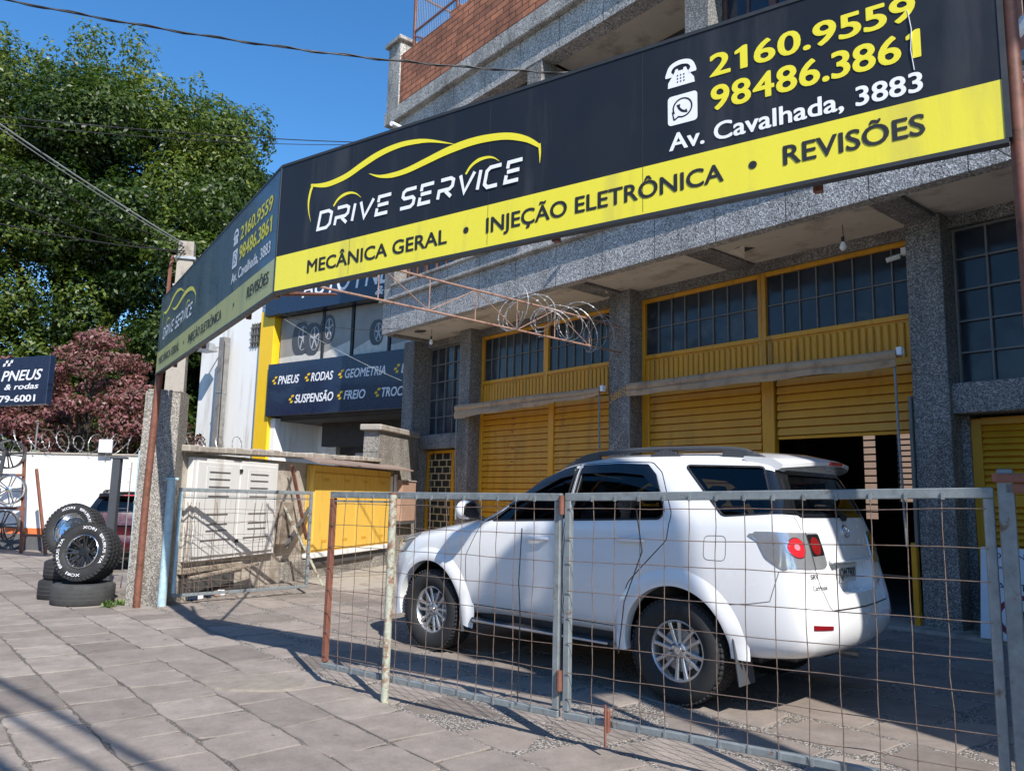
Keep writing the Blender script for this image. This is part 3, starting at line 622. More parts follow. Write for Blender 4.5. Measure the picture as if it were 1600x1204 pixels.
# letters of the logo word, drawn as strokes
GL = {'D': [([(.0, .0), (.0, 1), (.5, 1), (.72, .84), (.72, .2), (.54, .0)], True)],
      'R': [([(.0, 1), (.54, 1), (.70, .88), (.70, .56), (.56, .43), (.0, .43), (.0, .0)], False), ([(.36, .36), (.72, .0)], False)],
      'I': [([(.0, .0), (.0, 1)], False)], 'V': [([(.0, 1), (.36, .03), (.74, 1)], False)],
      'E': [([(.66, 1), (.0, 1), (.0, .70)], False), ([(.0, .52), (.6, .52)], False), ([(.0, .36), (.0, .0), (.64, .0)], False)],
      'S': [([(.72, 1), (.14, 1), (.0, .88), (.0, .64), (.12, .52), (.58, .52), (.70, .40), (.70, .14), (.56, .0), (-.04, .0)], False)],
      'C': [([(.70, 1), (.16, 1), (.0, .84), (.0, .18), (.16, .0), (.66, .0)], False)]}
def strokes(word, x0, x1, base, cap, mat, par, y):
    wd = {'I': .0}; tot = sum(wd.get(c, .72) for c in word) + .34 * (len(word) - 1); sx = (x1 - x0 - .2 * cap) / tot; m = MB(); x = x0; i = 0
    for c in word:
        for pts, cl in GL[c]:
            ribbon(m, [(x + px * sx + pz * cap * .2, base + pz * cap) for px, pz in pts], .20 * cap, y - .0006 * i, cl); i += 1
        x += (wd.get(c, .72) + .34) * sx
    return m.build("lettering", mat, par, fix=False)
def artwork(par, dl, dr, dm, di):
    """dl shift of logo, dr shift of phone block, dm shift of MECANICA, di shift of INJECAO"""
    Y = -.0025
    strokes("DRIVE", .445 + dl, 1.175 + dl, .405, .124, 'white_ink', par, Y); strokes("SERVICE", 1.255 + dl, 2.245 + dl, .405, .124, 'white_ink', par, Y)
    m = MB()
    def sw(pts, prof, y, n=8):
        P = crom(pts, n); k = len(P) - 1
        ribbon(m, [(p[0] + dl, p[1]) for p in P], [max(.001, 1.18 * np.interp(i / k, [q[0] for q in prof], [q[1] for q in prof])) for i in range(k + 1)], y)
    sw([(.366, .48), (.338, .56), (.330, .64), (.345, .72), (.368, .765)], [(0, .001), (.6, .018), (1, .022)], Y)
    sw([(.345, .768), (.42, .748), (.52, .735), (.63, .742), (.74, .762), (.88, .808), (1.02, .846), (1.16, .865), (1.30, .864), (1.48, .834), (1.70, .757)], [(0, .012), (.2, .034), (.55, .042), (.85, .028), (1, .001)], Y - .0006)
    sw([(.94, .725), (1.04, .683), (1.16, .664), (1.30, .668), (1.46, .694), (1.64, .724), (1.82, .738), (1.98, .730), (2.13, .703), (2.26, .650), (2.352, .585)], [(0, .001), (.2, .030), (.55, .046), (.85, .036), (1, .018)], Y - .0012)
    sw([(2.352, .600), (2.358, .54), (2.357, .475)], [(0, .016), (.5, .012), (1, .001)], Y - .0018)
    sw([(.60, .553), (.64, .594), (.70, .618), (.77, .620), (.83, .598), (.875, .562)], [(0, .012), (.4, .020), (1, .001)], Y)
    sw([(1.80, .53), (1.84, .575), (1.90, .602), (1.97, .604), (2.02, .588), (2.06, .558)], [(0, .012), (.4, .020), (1, .001)], Y)
    m.build("car_outline_logo", 'yellow_ink', par, fix=False)
    k = .011 if par is pf else 0.0
    text("MECÂNICA GERAL", .357 + dm, 1.665 + dm, .088, .098, 'black_ink', par, Y, offset=.02, slope=k * .6)
    text("INJEÇÃO ELETRÔNICA", 1.972 + di, 3.472 + di, .088 + k * 1.9, .098, 'black_ink', par, Y, offset=.02, slope=k)
    text("REVISÕES", 3.769 + dr, 4.391 + dr, .10 + k * 3.6, .10, 'black_ink', par, Y, offset=.02, slope=k)
    for x in (1.816 + (dm + di) / 2, 3.62 + (dr + di) / 2): m = MB(); flat(m, disc(x, .137 + k * x, .021), Y); m.build("bullet", 'black_ink', par, fix=False)
    text("2160.9559", 3.404 + dr, 4.378 + dr, .708, .126, 'yellow_ink', par, Y, offset=.026, cells=True)
    text("98486.3861", 3.408 + dr, 4.391 + dr, .518, .137, 'yellow_ink', par, Y, offset=.026, cells=True)
    text("Av. Cavalhada, 3883", 3.176 + dr, 4.391 + dr, .352, .097, 'white_ink', par, Y, offset=.022)
    # telephone
    cx = 3.245 + dr; m = MB()
    body = [(-.074, .712), (.078, .712), (.074, .742), (.036, .795), (.030, .812), (.016, .812), (.014, .800), (-.014, .800), (-.016, .812), (-.030, .812), (-.036, .795), (-.072, .742)]
    flat(m, [(cx + a, b) for a, b in body], Y)
    ribbon(m, [(cx + a, b + .005) for a, b in crom([(-.068, .782), (-.066, .806), (-.045, .832), (0, .842), (.045, .832), (.066, .806), (.068, .782)], 4)], [.034] * 3 + [.026] * 19 + [.034] * 3, Y - .0006)
    for sx in (-1, 1): flat(m, rrect(cx + sx * .066 - .022, cx + sx * .066 + .022, .772, .792, .006), Y - .001)
    m.cur = 1
    for i in range(3):
        for j in range(3): flat(m, disc(cx - .018 + i * .018, .737 + j * .018, .0045, 10), Y - .0012)
    m.build("telephone_icon", ['white_ink', 'black_sign'], par, fix=False)
    m = MB(); cz = .578; cx = 3.253 + dr; flat(m, rrect(cx - .083, cx + .083, cz - .083, cz + .083, .02), Y)
    m.cur = 1; P = [(cx + .052 * math.cos(a), cz + .006 + .052 * math.sin(a)) for a in [R(245 + i * 8) for i in range(41)]]
    ribbon(m, [(cx - .048, cz - .056)] + P + [(cx - .056, cz - .012), (cx - .048, cz - .056)], .009, Y - .0006)
    ribbon(m, [(cx + a, cz + b) for a, b in crom([(-.022, .028), (-.020, .010), (-.006, -.008), (.012, -.018), (.026, -.016)], 4)], [.020] * 3 + [.013] * 11 + [.020] * 3, Y - .0009)
    m.build("chat_icon", ['white_ink', 'black_sign'], par, fix=False)
for x in (.78, 1.98, 3.02): m = MB(); m.box(x, x + .0025, -.0008, .003, .012 + .011 * x, .98); m.build("sheet_seam", 'sign_edge', pf)
artwork(pf, 0, 0, 0, 0); artwork(pl_, -5.30, -4.56, -5.36, -5.15)
def inv(P): return sign.matrix_basis.inverted() @ Vector(P)
bpy.context.view_layer.update(); SI = (Matrix.Translation(SO) @ Matrix.Rotation(SR, 4, 'Z')).inverted()
m = MB(); m.M = SI; m.tube([(2.155, 3.15, 0), (2.142, 3.145, 2.2), (2.128, 3.135, 4.6)], .032, 14); m.build("support_post", 'rust', sign, smooth=40)
m = MB(); m.M = SI; m.tube([(-4.71, 10.24, 0), (-4.70, 10.22, 1.5), (-4.62, 10.12, 3.05), (-4.60, 10.12, 4.0)], .045, 12); m.build("support_post", 'rust', sign, smooth=40)
for x in (.9, 2.4, 3.9): m = MB(); m.beam((x, .13, .02), (x, .13, .97), .04); m.build("back_stiffener", 'rust', sign)
m = MB(); m.beam((0, .14, .9), (SL + .1, .14, .9), .05); m.build("back_stiffener", 'rust', sign)
for x in (-1.2, -3, -4.6): m = MB(); m.beam((x, .13, .02), (x, .13, .97), .04); m.build("back_stiffener", 'rust', pl_)
m = MB(); m.M = SI; m.beam((-4.62, 10.2, 3.1), (-1.8, 5.95, 3.1), .05); m.build("back_stiffener", 'rust', sign)
m = MB(); x = -.001
m.tube([(4.345, -.004, .76), (4.357, -.006, .66), (4.350, -.006, .56), (4.36, -.004, .46)], .0022, 4); m.build("peeling_strip", 'white_ink', pf)
cm_ = thing("security_camera", "tiny white camera standing on the top edge of the billboard", "camera", (-.86, 5.13, 3.995), SR)
m = MB(); m.tube([(0, .03, 0), (0, .03, .04)], .008, 6); m.build("stem", 'white_ink', cm_); m = MB(); m.tube([(0, -.03, .05), (0, .06, .055)], .018, 10); m.build("body", 'white_ink', cm_)

# ------------------------------------------------------------------ truss between billboard and building, razor wire on it
TA = Vector((-2.45, 9.62, 4.08)); TB = Vector((1.93, 13.72, 4.10)); TH = .47
tr = thing("steel_truss", "thin brown lattice truss running from the billboard to the workshop facade", "truss", TA)
m = MB(); d = TB - TA; L = d.length; d.normalize()
for dz in (0, TH): m = MB(); m.tube([Vector((0, 0, dz)), d * L + Vector((0, 0, dz))], .017, 8); m.build("chord", 'rust_pale', tr)
nseg = 7
for i in range(nseg + 1):
    a = d * (L * i / nseg); m = MB(); m.tube([a, a + Vector((0, 0, TH))], .009, 6); m.build("upright", 'rust_pale', tr)
    if i < nseg: b = d * (L * (i + 1) / nseg); m = MB(); m.tube([a + Vector((0, 0, TH * (i % 2))), b + Vector((0, 0, TH * ((i + 1) % 2)))], .008, 6); m.build("diagonal", 'rust_pale', tr)
br_ = thing("brace_bar", "rusty bracing bar running from the billboard corner towards the left end of the facade", "bar", (-1.85, 5.9, 3.02))
m = MB(); m.tube([(0, 0, 0), (-.75, 5.2, 1.35)], .02, 8); m.build("bar", 'rust', br_); m = MB(); m.tube([(0, .02, -.03), (0, .02, .08)], .03, 8); m.build("clamp", 'rust', br_)
def coil(mb, P0, P1, turns, rad, seed, r=.006, barb=True, squash=1.0):
    rg = random.Random(seed); P0 = Vector(P0); P1 = Vector(P1); ax = (P1 - P0); n = turns * 26; pts = []; axn = ax.normalized(); s1 = axn.orthogonal().normalized(); s2 = axn.cross(s1)
    ph = rg.uniform(0, 6)
    for i in range(n + 1):
        t = i / n; a = 2 * math.pi * turns * t + ph; rr_ = rad * (1 + .22 * math.sin(a * .37 + seed) + .1 * math.sin(a * 1.7)); c = P0 + ax * t + axn * .12 * math.sin(a * .9 + seed)
        pts.append(c + s1 * rr_ * math.cos(a) + s2 * rr_ * math.sin(a) * squash)
    mb.tube(pts, r, 4)
    if barb:
        for i in range(0, n, 2):
            p = pts[i]; tg = (pts[i + 1] - p).normalized(); o = tg.orthogonal().normalized() * .028; mb.add([p - tg * .018, p + o, p + tg * .018, p - o], [(0, 1, 2, 3)])
m = MB(); rg = random.Random(3)
for k in range(3): coil(m, d * 3.2 + Vector((0, 0, .28 + .04 * k)), d * 5.6 + Vector((0, 0, .18 + .07 * k)), 4, .24 + .03 * k, 11 + k, .005)
tag(m.build("razor_wire", 'razor', None, loc=TA, fix=False), "tangled silver razor wire coiled around the far half of the lattice truss", "razor wire")

# ------------------------------------------------------------------ gates
GO = Vector((-1.45, 6.45, 0)); GR = math.atan2(-.6018, .7986); GT = .019
def gate(name, label, loc, rz, L, z0, z1, tilt, left, right, seed, extra=()):
    t = thing(name, label, "gate", loc, rz, "mesh gates along the forecourt"); rg = random.Random(seed)
    zt = lambda x, z: z + tilt * x
    def bar(nm, mat, p, q, w_, h_): m = MB(); m.beam((p[0], p[1], zt(p[0], p[2])), (q[0], q[1], zt(q[0], q[2])), w_, h_, c=.004); return m.build(nm, mat, t)
    bar("top_rail", 'galv', (0, 0, z1 - .025), (L, 0, z1 - .025), .04, .05); bar("bottom_rail", 'galv', (.0, 0, z0 + .025), (L, 0, z0 + .025), .04, .04)
    for x, mt in ((.022, left), (L - .022, right)):
        m = MB(); m.box(x - .022, x + .022, -.021, .021, zt(x, z0 + .052), zt(x, z1 - .052), .004); m.build("jamb", mt, t)
    m = MB(); nx = max(3, round((L - .1) / .168)); nz = 8
    for i in range(1, nx + 1):
        x = .045 + (L - .09) * i / (nx + 1) + rg.uniform(-.008, .008); pts = [(x + rg.uniform(-.006, .006), -.024 + rg.uniform(-.004, .004), zt(x, z0 + .03 + (z1 - z0 - .06) * k / 8)) for k in range(9)]; m.tube(pts, .0027, 5)
    for j in range(1, nz + 1):
        z = z0 + .03 + (z1 - z0 - .06) * (j - .45) / nz + rg.uniform(-.01, .01); pts = [(.03 + (L - .06) * k / 12, -.029 + rg.uniform(-.004, .004), zt(.03 + (L - .06) * k / 12, z + rg.uniform(-.005, .005))) for k in range(13)]; m.tube(pts, .0027, 5)
    m.cur = 1
    for i in range(1, nx + 1): x = .045 + (L - .09) * i / (nx + 1); m.box(x - .007, x + .007, -.028, -.0205, zt(x, z1 - .055), zt(x, z1 - .02)); m.box(x - .007, x + .007, -.028, -.0205, zt(x, z0 + .005), zt(x, z0 + .045))
    m.build("wire_mesh", ['rustwire', 'galv'], t); return t
gA = gate("mesh_gate", "mesh gate leaf with rusty left edge in front of the car bonnet", GO, GR, 2.24, .13, 1.515, .008, 'rust', 'galv', 1)
gB = gate("mesh_gate", "long grey framed mesh gate leaf on the right, in front of the car tail", GO + Vector((.7986, -.6018, 0)) * 2.275, GR, 2.36, .15, 1.535, .026, 'galv', 'galv', 2)
m = MB(); m.beam((.05, 0, 1.515 - .075), (.74, 0, 1.515 - .07), .018, .014); m.build("upper_rod", 'galv', gA)
for z in (1.40, .32): m = MB(); m.tube([(2.258, -.03, z), (2.258, -.03, z + .12)], .018, 10); m.build("hinge", 'rust', gA)
m = MB(); m.box(.315, .345, -.05, -.02, .14, .27, .004); m.tube([(.33, -.06, .06), (.33, -.06, .30)], .008, 6); m.build("drop_bolt", 'rust', gB)
m = MB(); m.tube([(1.94, -.03, .2), (1.95, -.034, .75), (1.93, -.03, .95), (1.95, -.033, 1.3)], .004, 4); m.tube([(1.95, -.034, .3), (1.8, -.034, .29), (1.3, -.03, .33)], .003, 4); m.build("loose_wire", 'cable', gA)
m = MB(); m.tube([(.52, -.033, 1.45), (.56, -.036, 1.2), (.44, -.034, .9), (.40, -.03, .6)], .004, 4); m.build("loose_wire", 'cable', gB)
pp = thing("gate_post", "round rusty gate post with peeling pale green paint in front of the left mesh leaf", "post", GO + Vector((.7986 * .765, -.6018 * .765, 0)) + Vector((-.035, -.047, 0)))
m = MB(); m.tube([(0, 0, -.02), (0, 0, 1.5)], .03, 14); m.build("tube", 'galvg', pp, smooth=40); m = MB(); m.tube([(0, 0, 1.5), (0, 0, 1.515)], .031, 14); m.build("cap", 'rust', pp)
pr = thing("gate_post", "square grey steel gate post with rusty hinge at the right edge", "post", GO + Vector((.7986, -.6018, 0)) * 4.685 + Vector((.0, .0, 0)), GR)
m = MB(); m.box(-.032, .032, -.03, .04, 0, 1.68, .006); m.build("tube", 'galv', pr)
m = MB(); m.box(-.05, .19, -.045, -.03, 1.62, 1.66, .004); m.box(.0, .17, -.03, .0, 1.57, 1.615, .004); m.tube([(.1, -.02, 1.62), (.1, -.02, 1.74)], .02, 8); m.build("hinge_plate", 'rust', pr)
pb = thing("pipe_post", "light blue painted pipe with rusty collar beside the square gate post", "pipe", GO + Vector((.7986, -.6018, 0)) * 4.80 + Vector((.02, .02, 0)))
m = MB(); m.tube([(0, 0, 0), (0, 0, 1.46)], .033, 16); m.build("pipe", 'bluepipe', pb, smooth=40); m = MB(); m.tube([(0, 0, 1.46), (0, 0, 1.56)], .036, 16); m.tube([(0, 0, 1.40), (0, 0, 1.47)], .041, 16); m.build("collar", 'rust', pb, smooth=40)
# opened left leaf
LGO = Vector((-4.60, 10.50, 0)); LGE = Vector((-3.12, 12.10, 0)); lr = math.atan2(LGE.y - LGO.y, LGE.x - LGO.x)
gC = gate("mesh_gate", "open pale blue framed mesh gate leaf in front of the grey electricity cabinet", LGO + Vector((.20, .02, 0)), lr, 2.06, .10, 1.53, -.004, 'galvb', 'galv', 3)
m = MB(); m.beam((.05, 0, 1.40), (2.0, 0, 1.40), .018, .016); m.build("upper_rod", 'galv', gC)
m = MB(); rg = random.Random(8)
for i in range(9): x = .1 + rg.uniform(0, 1.9); m.tube([(x + rg.uniform(-.02, .02), -.034 + .01 * (k % 2), .14 + 1.2 * k / 6) for k in range(7)], .004, 4)
for j in range(6): z = .3 + j * .18 + rg.uniform(-.05, .05); m.tube([(.05 + 2.0 * k / 8, -.036, z + rg.uniform(-.02, .02)) for k in range(9)], .004, 4)
m.build("patched_wire", 'rustwire', gC)
hp = thing("hinge_post", "pale blue steel hinge post of the open gate leaf beside the aggregate pillar", "post", (-4.47, 10.42, 0), lr)
m = MB(); m.tube([(0, 0, 0), (0, 0, 1.62)], .055, 12); m.build("tube", 'galvb', hp, smooth=40); m = MB(); m.box(-.065, .07, -.06, .06, 1.62, 1.66, .01); m.build("cap", 'galvb', hp)

# ------------------------------------------------------------------ aggregate pillar, boundary wall and cabinets
WO = Vector((-4.55, 10.40, 0)); WR = R(74.73)
pil = thing("concrete_pillar", "tall weathered aggregate pillar at the pavement edge beside stacked tyres", "pillar", (-4.66, 10.62, 0), R(8))
m = MB(); m.add([(x * k, y * k2, z) for z, k, k2 in ((0, 1.0, 1), (2.80, .93, .93)) for x, y in ((-.29, -.22), (.19, -.22), (.19, .24), (-.29, .24))], [(0, 1, 5, 4), (1, 2, 6, 5), (2, 3, 7, 6), (3, 0, 4, 7), (4, 5, 6, 7), (3, 2, 1, 0)]); m.build("shaft", 'gran_pil', pil)
m = MB(); m.box(-.25, .16, -.19, .21, 2.802, 2.83, .01); m.build("top_slab", 'concrete', pil)
bw_ = thing("boundary_wall", "old plastered boundary wall with rough concrete coping behind the open gate", "wall", WO, WR)
m = MB(); m.box(.35, 8.6, .06, .30, -.05, 2.02); m.build("wall_body", 'plaster', bw_)
m = MB(); k = 30
for i in range(k): a = .3 + 6.2 * i / k; b = .3 + 6.2 * (i + 1) / k; z = 2.02 + .018 * i * .3; m.box(a, b + .003, -.10 + rnd.uniform(-.015, .01), .36 + rnd.uniform(-.01, .02), z, z + .085 + rnd.uniform(-.012, .015), .012)
m.build("coping", 'concrete', bw_, smooth=30)
m = MB(); m.box(3.0, 8.6, -.01, .06, -.05, .34, .01); m.build("plinth", 'gran_pil', bw_)
m = MB(); m.box(.45, 1.9, .0, .06, .36, .44, .01); m.build("low_shelf", 'wood', bw_); m = MB(); m.box(.5, 1.75, .045, .058, .08, .36); m.build("dark_niche", 'dark', bw_)
m = MB(); m.add([(6.45, -.06, 0), (8.6, -.06, 0), (8.6, .34, 0), (6.45, .34, 0), (6.5, -.05, 2.85), (8.6, -.05, 2.85), (8.6, .32, 2.85), (6.5, .32, 2.85)], [(0, 1, 5, 4), (1, 2, 6, 5), (2, 3, 7, 6), (3, 0, 4, 7), (4, 5, 6, 7)]); m.build("raised_pier", 'gran_pil', bw_)
m = MB(); m.box(6.38, 8.62, -.12, .38, 2.85, 2.98, .02); m.build("pier_cap", 'concrete', bw_)
cab = thing("electricity_cabinet", "pale grey double door electricity cabinet with louvre slits set in the wall", "cabinet", WO, WR)
m = MB(); m.box(.50, 2.66, -.03, .06, .52, 1.96, .008); m.build("cabinet_frame", 'cabgrey', cab)
for a, b in ((.58, 1.57), (1.59, 2.58)):
    m = MB(); m.box(a, b, -.055, -.028, .58, 1.90, .006); dr = m.build("cabinet_door", 'cabgrey', cab); m = MB(); cx = (a + b) / 2
    for z in (.80, .93, 1.02, 1.16, 1.42, 1.55, 1.66, 1.76): wv = .24 if z != .80 else .34; m.box(cx - wv, cx + wv, -.064, -.054, z, z + .012); 
    m.build("louvre_slit", 'dark', dr); m = MB(); m.box(cx - .30, cx + .30, -.060, -.054, .72, 1.84, .004); m.build("raised_panel", 'cabgrey', dr)
    for q in dr.children:
        if q.name.startswith("louvre"): q.location.y = -.006
for z in (1.78, .74): m = MB(); m.box(1.55, 1.62, -.075, -.055, z, z + .05, .005); m.build("lock", 'blackplastic', cab)
yc = thing("yellow_cabinet", "yellow steel meter cabinet with closed doors under a small slanted roof", "cabinet", WO, WR)
m = MB(); m.box(3.72, 7.05, -.10, .06, .46, 2.0, .01); m.build("cabinet_body", 'yellow_sunlit', yc)
for i in range(4):
    a = 3.76 + i * .815; m = MB(); m.box(a, a + .80, -.118, -.099, .50, 1.86, .004); dd = m.build("cabinet_door", 'yellow_sunlit', yc); m = MB()
    for z in (1.72, .62): m.box(a + .30, a + .5, -.122, -.117, z, z + .012); m.box(a + .30, a + .5, -.122, -.117, z + .03, z + .042)
    m.build("vent_slot", 'yellow', dd)
m = MB(); m.box(3.72, 7.05, -.12, .06, .36, .455, .01); m.build("white_sill", 'whitewall', yc); m = MB(); m.box(3.8, 7.0, -.06, .0, .22, .355); m.build("dark_gap", 'dark', yc)
m = MB(); m.box(7.06, 7.28, -.06, .06, .3, 1.9, .01); m.build("white_jamb", 'whitewall', yc)
m = MB(); m.add([(3.3, -.42, 2.0), (7.55, -.42, 2.02), (7.55, .05, 2.14), (3.3, .05, 2.14), (3.3, -.42, 2.03), (7.55, -.42, 2.05), (7.55, .05, 2.17), (3.3, .05, 2.17)], [(0, 1, 2, 3), (4, 5, 6, 7), (0, 1, 5, 4), (1, 2, 6, 5), (2, 3, 7, 6), (3, 0, 4, 7)]); m.build("slanted_roof", plain("rusty_sheet", (.27, .20, .17), .6, var=.3), yc)
mb_ = thing("meter_box", "small faded brown meter box between yellow cabinet and workshop corner", "meter box", WO, WR)
m = MB(); m.box(7.42, 8.22, -.22, -.06, .92, 1.80, .01); m.build("box", 'pinkbox', mb_); m = MB(); m.box(7.38, 8.26, -.24, -.06, 1.80, 1.83, .006); m.build("lid", 'concrete', mb_); m = MB(); m.box(7.4, 8.24, -.23, -.06, .86, .918); m.build("base", 'dark', mb_)
m = MB(); m.box(7.3, 7.42, -.10, -.06, 1.1, 1.95, .01); m.build("mount", 'cabgrey', mb_)
def plank(label, P, Q, w_, mat='wood', name="plank", cat="plank"):
    m = MB(); m.M = Matrix.Translation(WO) @ Matrix.Rotation(WR, 4, 'Z'); c = (m.M @ Vector(P)); m.M = Matrix.Translation(-c) @ m.M; m.beam(P, Q, w_, .035, c=.005); return tag(m.build(name, mat, None, loc=c), label, cat)
plank("weathered plank propped diagonally beside the grey cabinet, its pale foot in the forecourt", (3.05, -.75, .0), (2.75, -.08, 1.35), .07, 'galvg')
plank("dark brown board leaning under the coping between the two cabinets", (3.55, -.12, .7), (2.95, -.1, 1.95), .06, 'rust')
plank("short dark strut crossing behind the end of the open gate", (2.85, -.14, .62), (3.6, -.12, 1.25), .07, 'dark')
m = MB(); m.box(-.17, .17, -.03, .03, -.35, .35, .01); tag(m.build("wooden_shutter", 'wood', None, loc=WO + Vector((.263 * 2.86 + .08, .965 * 2.86, 1.0)), rot=(R(4), 0, WR)), "narrow slatted wooden board standing beside the grey cabinet", "board")
plank("horizontal plank lying under the grey cabinet on the low shelf", (.45, -.18, .33), (2.0, -.16, .40), .1)
m = MB(); rg = random.Random(4)
for i in range(9): x = rg.uniform(-.35, .35); y = rg.uniform(-.08, .08); r_ = rg.uniform(.03, .07); m.M = Matrix.Translation((x, y, r_ * .8)) @ Matrix.Rotation(rg.uniform(0, 3), 4, 'Z'); m.cur = i % 3; m.box(-r_, r_, -r_ * .7, r_ * .7, -r_ * .8, r_ * .7, .015)
tag(m.build("litter_pile", ['white_ink', 'navy', 'pinkbox'], None, loc=WO + Vector((.263 * .95 + .05, .965 * .95, .01)), rot=(0, 0, WR)), "heap of white and blue litter below the grey cabinet", "litter")
# ------------------------------------------------------------------ the white estate car (x to the rear, y to its right, z up; the origin is under the front axle)
CO = Vector((-.762, 7.918, 0)) + Vector((.676, .737, 0)) * .895; CR = math.atan2(-.676, .737)
car = thing("parked_car", "white sport utility car with roof rails parked behind the mesh gate", "car", CO, CR)
ST = [  # rows 0..10: (y, z) or (x, y, z)
 (-.70, [(0, .36), (.52, .36), (.70, .38), (.79, .48), (.81, .64), (.81, .82), (.77, .99), (.68, 1.06), (.55, 1.09), (-.74, .38, 1.10), (-.76, 0, 1.11)]),
 (-.35, [(0, .34), (.6, .35), (.80, .38), (.89, .47), (.91, .64), (.91, .84), (.87, 1.05), (.76, 1.12), (.58, 1.15), (.40, 1.165), (0, 1.18)]),
 (0.0, [(0, .34), (.6, .35), (.80, .38), (.885, .46), (.915, .64), (.92, .86), (.885, 1.11), (.77, 1.185), (.60, 1.215), (.42, 1.23), (0, 1.245)]),
 (.40, [(0, .36), (.6, .37), (.80, .40), (.875, .47), (.91, .66), (.92, .90), (.885, 1.17), (.78, 1.25), (.62, 1.28), (.44, 1.295), (0, 1.31)]),
 (.62, [(0, .38), (.6, .39), (.80, .42), (.865, .48), (.905, .66), (.92, .92), (.88, 1.215), (.79, 1.285), (.645, 1.31), (.46, 1.325), (0, 1.345)]),
 (.92, [(0, .40), (.6, .41), (.80, .44), (.86, .49), (.905, .68), (.92, .95), (.878, 1.245), (.75, 1.45), (.64, 1.50), (.46, 1.52), (0, 1.545)]),
 (1.25, [(0, .40), (.6, .41), (.80, .44), (.86, .49), (.905, .68), (.92, .96), (.878, 1.262), (.705, 1.645), (.605, 1.72), (.44, 1.745), (0, 1.775)]),
 (1.58, [(0, .40), (.6, .41), (.80, .44), (.86, .49), (.905, .68), (.92, .97), (.878, 1.278), (.685, 1.765), (.58, 1.84), (.42, 1.862), (0, 1.89)]),
 (2.0, [(0, .40), (.6, .41), (.80, .44), (.86, .49), (.905, .68), (.92, .98), (.878, 1.30), (.68, 1.80), (.57, 1.872), (.41, 1.895), (0, 1.92)]),
 (2.45, [(0, .40), (.6, .41), (.80, .44), (.865, .49), (.91, .70), (.92, 1.0), (.878, 1.32), (.675, 1.808), (.565, 1.88), (.40, 1.903), (0, 1.928)]),
 (2.9, [(0, .41), (.6, .42), (.82, .43), (.88, .50), (.915, .70), (.92, 1.02), (.878, 1.345), (.668, 1.805), (.56, 1.876), (.40, 1.90), (0, 1.925)]),
 (3.25, [(0, .41), (.6, .41), (.82, .42), (.885, .49), (.912, .70), (.912, 1.02), (.868, 1.365), (.655, 1.79), (.55, 1.86), (.39, 1.883), (0, 1.908)]),
 (3.52, [(3.58, 0, .41), (3.58, .55, .41), (3.54, .80, .42), (3.70, .885, .49), (3.72, .91, .68), (3.655, .90, 1.02), (3.58, .84, 1.375), (3.42, .635, 1.765), (3.40, .54, 1.835), (3.41, .38, 1.86), (3.42, 0, 1.88)])]
CAPF = [(-.80, .55, .49), (-.845, .58, .64), (-.845, .58, .80), (-.815, .57, .97), (-.765, .55, 1.045)]
CAPFC = [(-.86, 0, .50), (-.905, 0, .64), (-.905, 0, .80), (-.87, 0, .98), (-.80, 0, 1.06)]
CAPR = [(3.78, .72, .45), (3.85, .76, .68), (3.745, .74, 1.0), (3.69, .67, 1.36), (3.49, .50, 1.745)]
CAPRC = [(3.83, 0, .45), (3.90, 0, .68), (3.765, 0, 1.0), (3.72, 0, 1.36), (3.53, 0, 1.765)]
def body_cage():
    vs, fs = [], []
    def ring(x, rows):
        o = len(vs)
        for p in rows: vs.append(p if len(p) == 3 else (x, p[0], p[1]))
        for p in rows[9:0:-1]: q = p if len(p) == 3 else (x, p[0], p[1]); vs.append((q[0], -q[1], q[2]))
        return o
    rings = [ring(x, r) for x, r in ST]
    for a, b in zip(rings, rings[1:]):
        for k in range(20): fs.append((a + k, a + (k + 1) % 20, b + (k + 1) % 20, b + k))
    def cap(o, inn, cen):
        Rr = lambda k: o + k; Lr = lambda k: o + 20 - k; grid = [[Rr(2), Rr(1), Rr(0), Lr(1), Lr(2)]]
        for i in range(5):
            b = len(vs); vs.append(inn[i]); vs.append(cen[i]); vs.append((inn[i][0], -inn[i][1], inn[i][2])); grid.append([Rr(i + 3), b, b + 1, b + 2, Lr(i + 3)])
        grid.append([Rr(8), Rr(9), Rr(10), Lr(9), Lr(8)])
        for g0, g1 in zip(grid, grid[1:]):
            for j in range(4): fs.append((g0[j], g0[j + 1], g1[j + 1], g1[j]))
    cap(rings[0], CAPF, CAPFC); cap(rings[-1], CAPR, CAPRC)
    me = bpy.data.meshes.new("body"); me.from_pydata(vs, [], fs)
    bm = bmesh.new(); bm.from_mesh(me); bmesh.ops.recalc_face_normals(bm, faces=bm.faces)
    cl = bm.edges.layers.float.new("crease_edge"); bm.verts.ensure_lookup_table()
    nr = len(rings)
    for e in bm.edges:
        a, b = e.verts[0].index, e.verts[1].index
        if a < 20 * nr and b < 20 * nr:
            ra, rb = a % 20, b % 20
            if ra == rb and ra in (6, 14): e[cl] = .35 if min(a, b) // 20 < 4 else .55
            if ra == rb and ra in (7, 13) and min(a, b) // 20 >= 4: e[cl] = .35
            if ra == rb and ra in (2, 18): e[cl] = .6
            if a // 20 == b // 20 == nr - 1 and 5 <= min(ra, 20 - ra) and min(rb, 20 - rb) <= 9 and min(rb, 20 - rb) >= 5: e[cl] = .45
    bm.to_mesh(me); bm.free(); return me
def evalmesh(o):
    dg = bpy.context.evaluated_depsgraph_get(); return bpy.data.meshes.new_from_object(o.evaluated_get(dg))
cage = body_cage(); tmp = link(bpy.data.objects.new("body_cage", cage)); sm = tmp.modifiers.new("s", 'SUBSURF'); sm.levels = 3; sm.render_levels = 3
bmesh_ = evalmesh(tmp); bpy.data.objects.remove(tmp); bmesh_.name = "body"
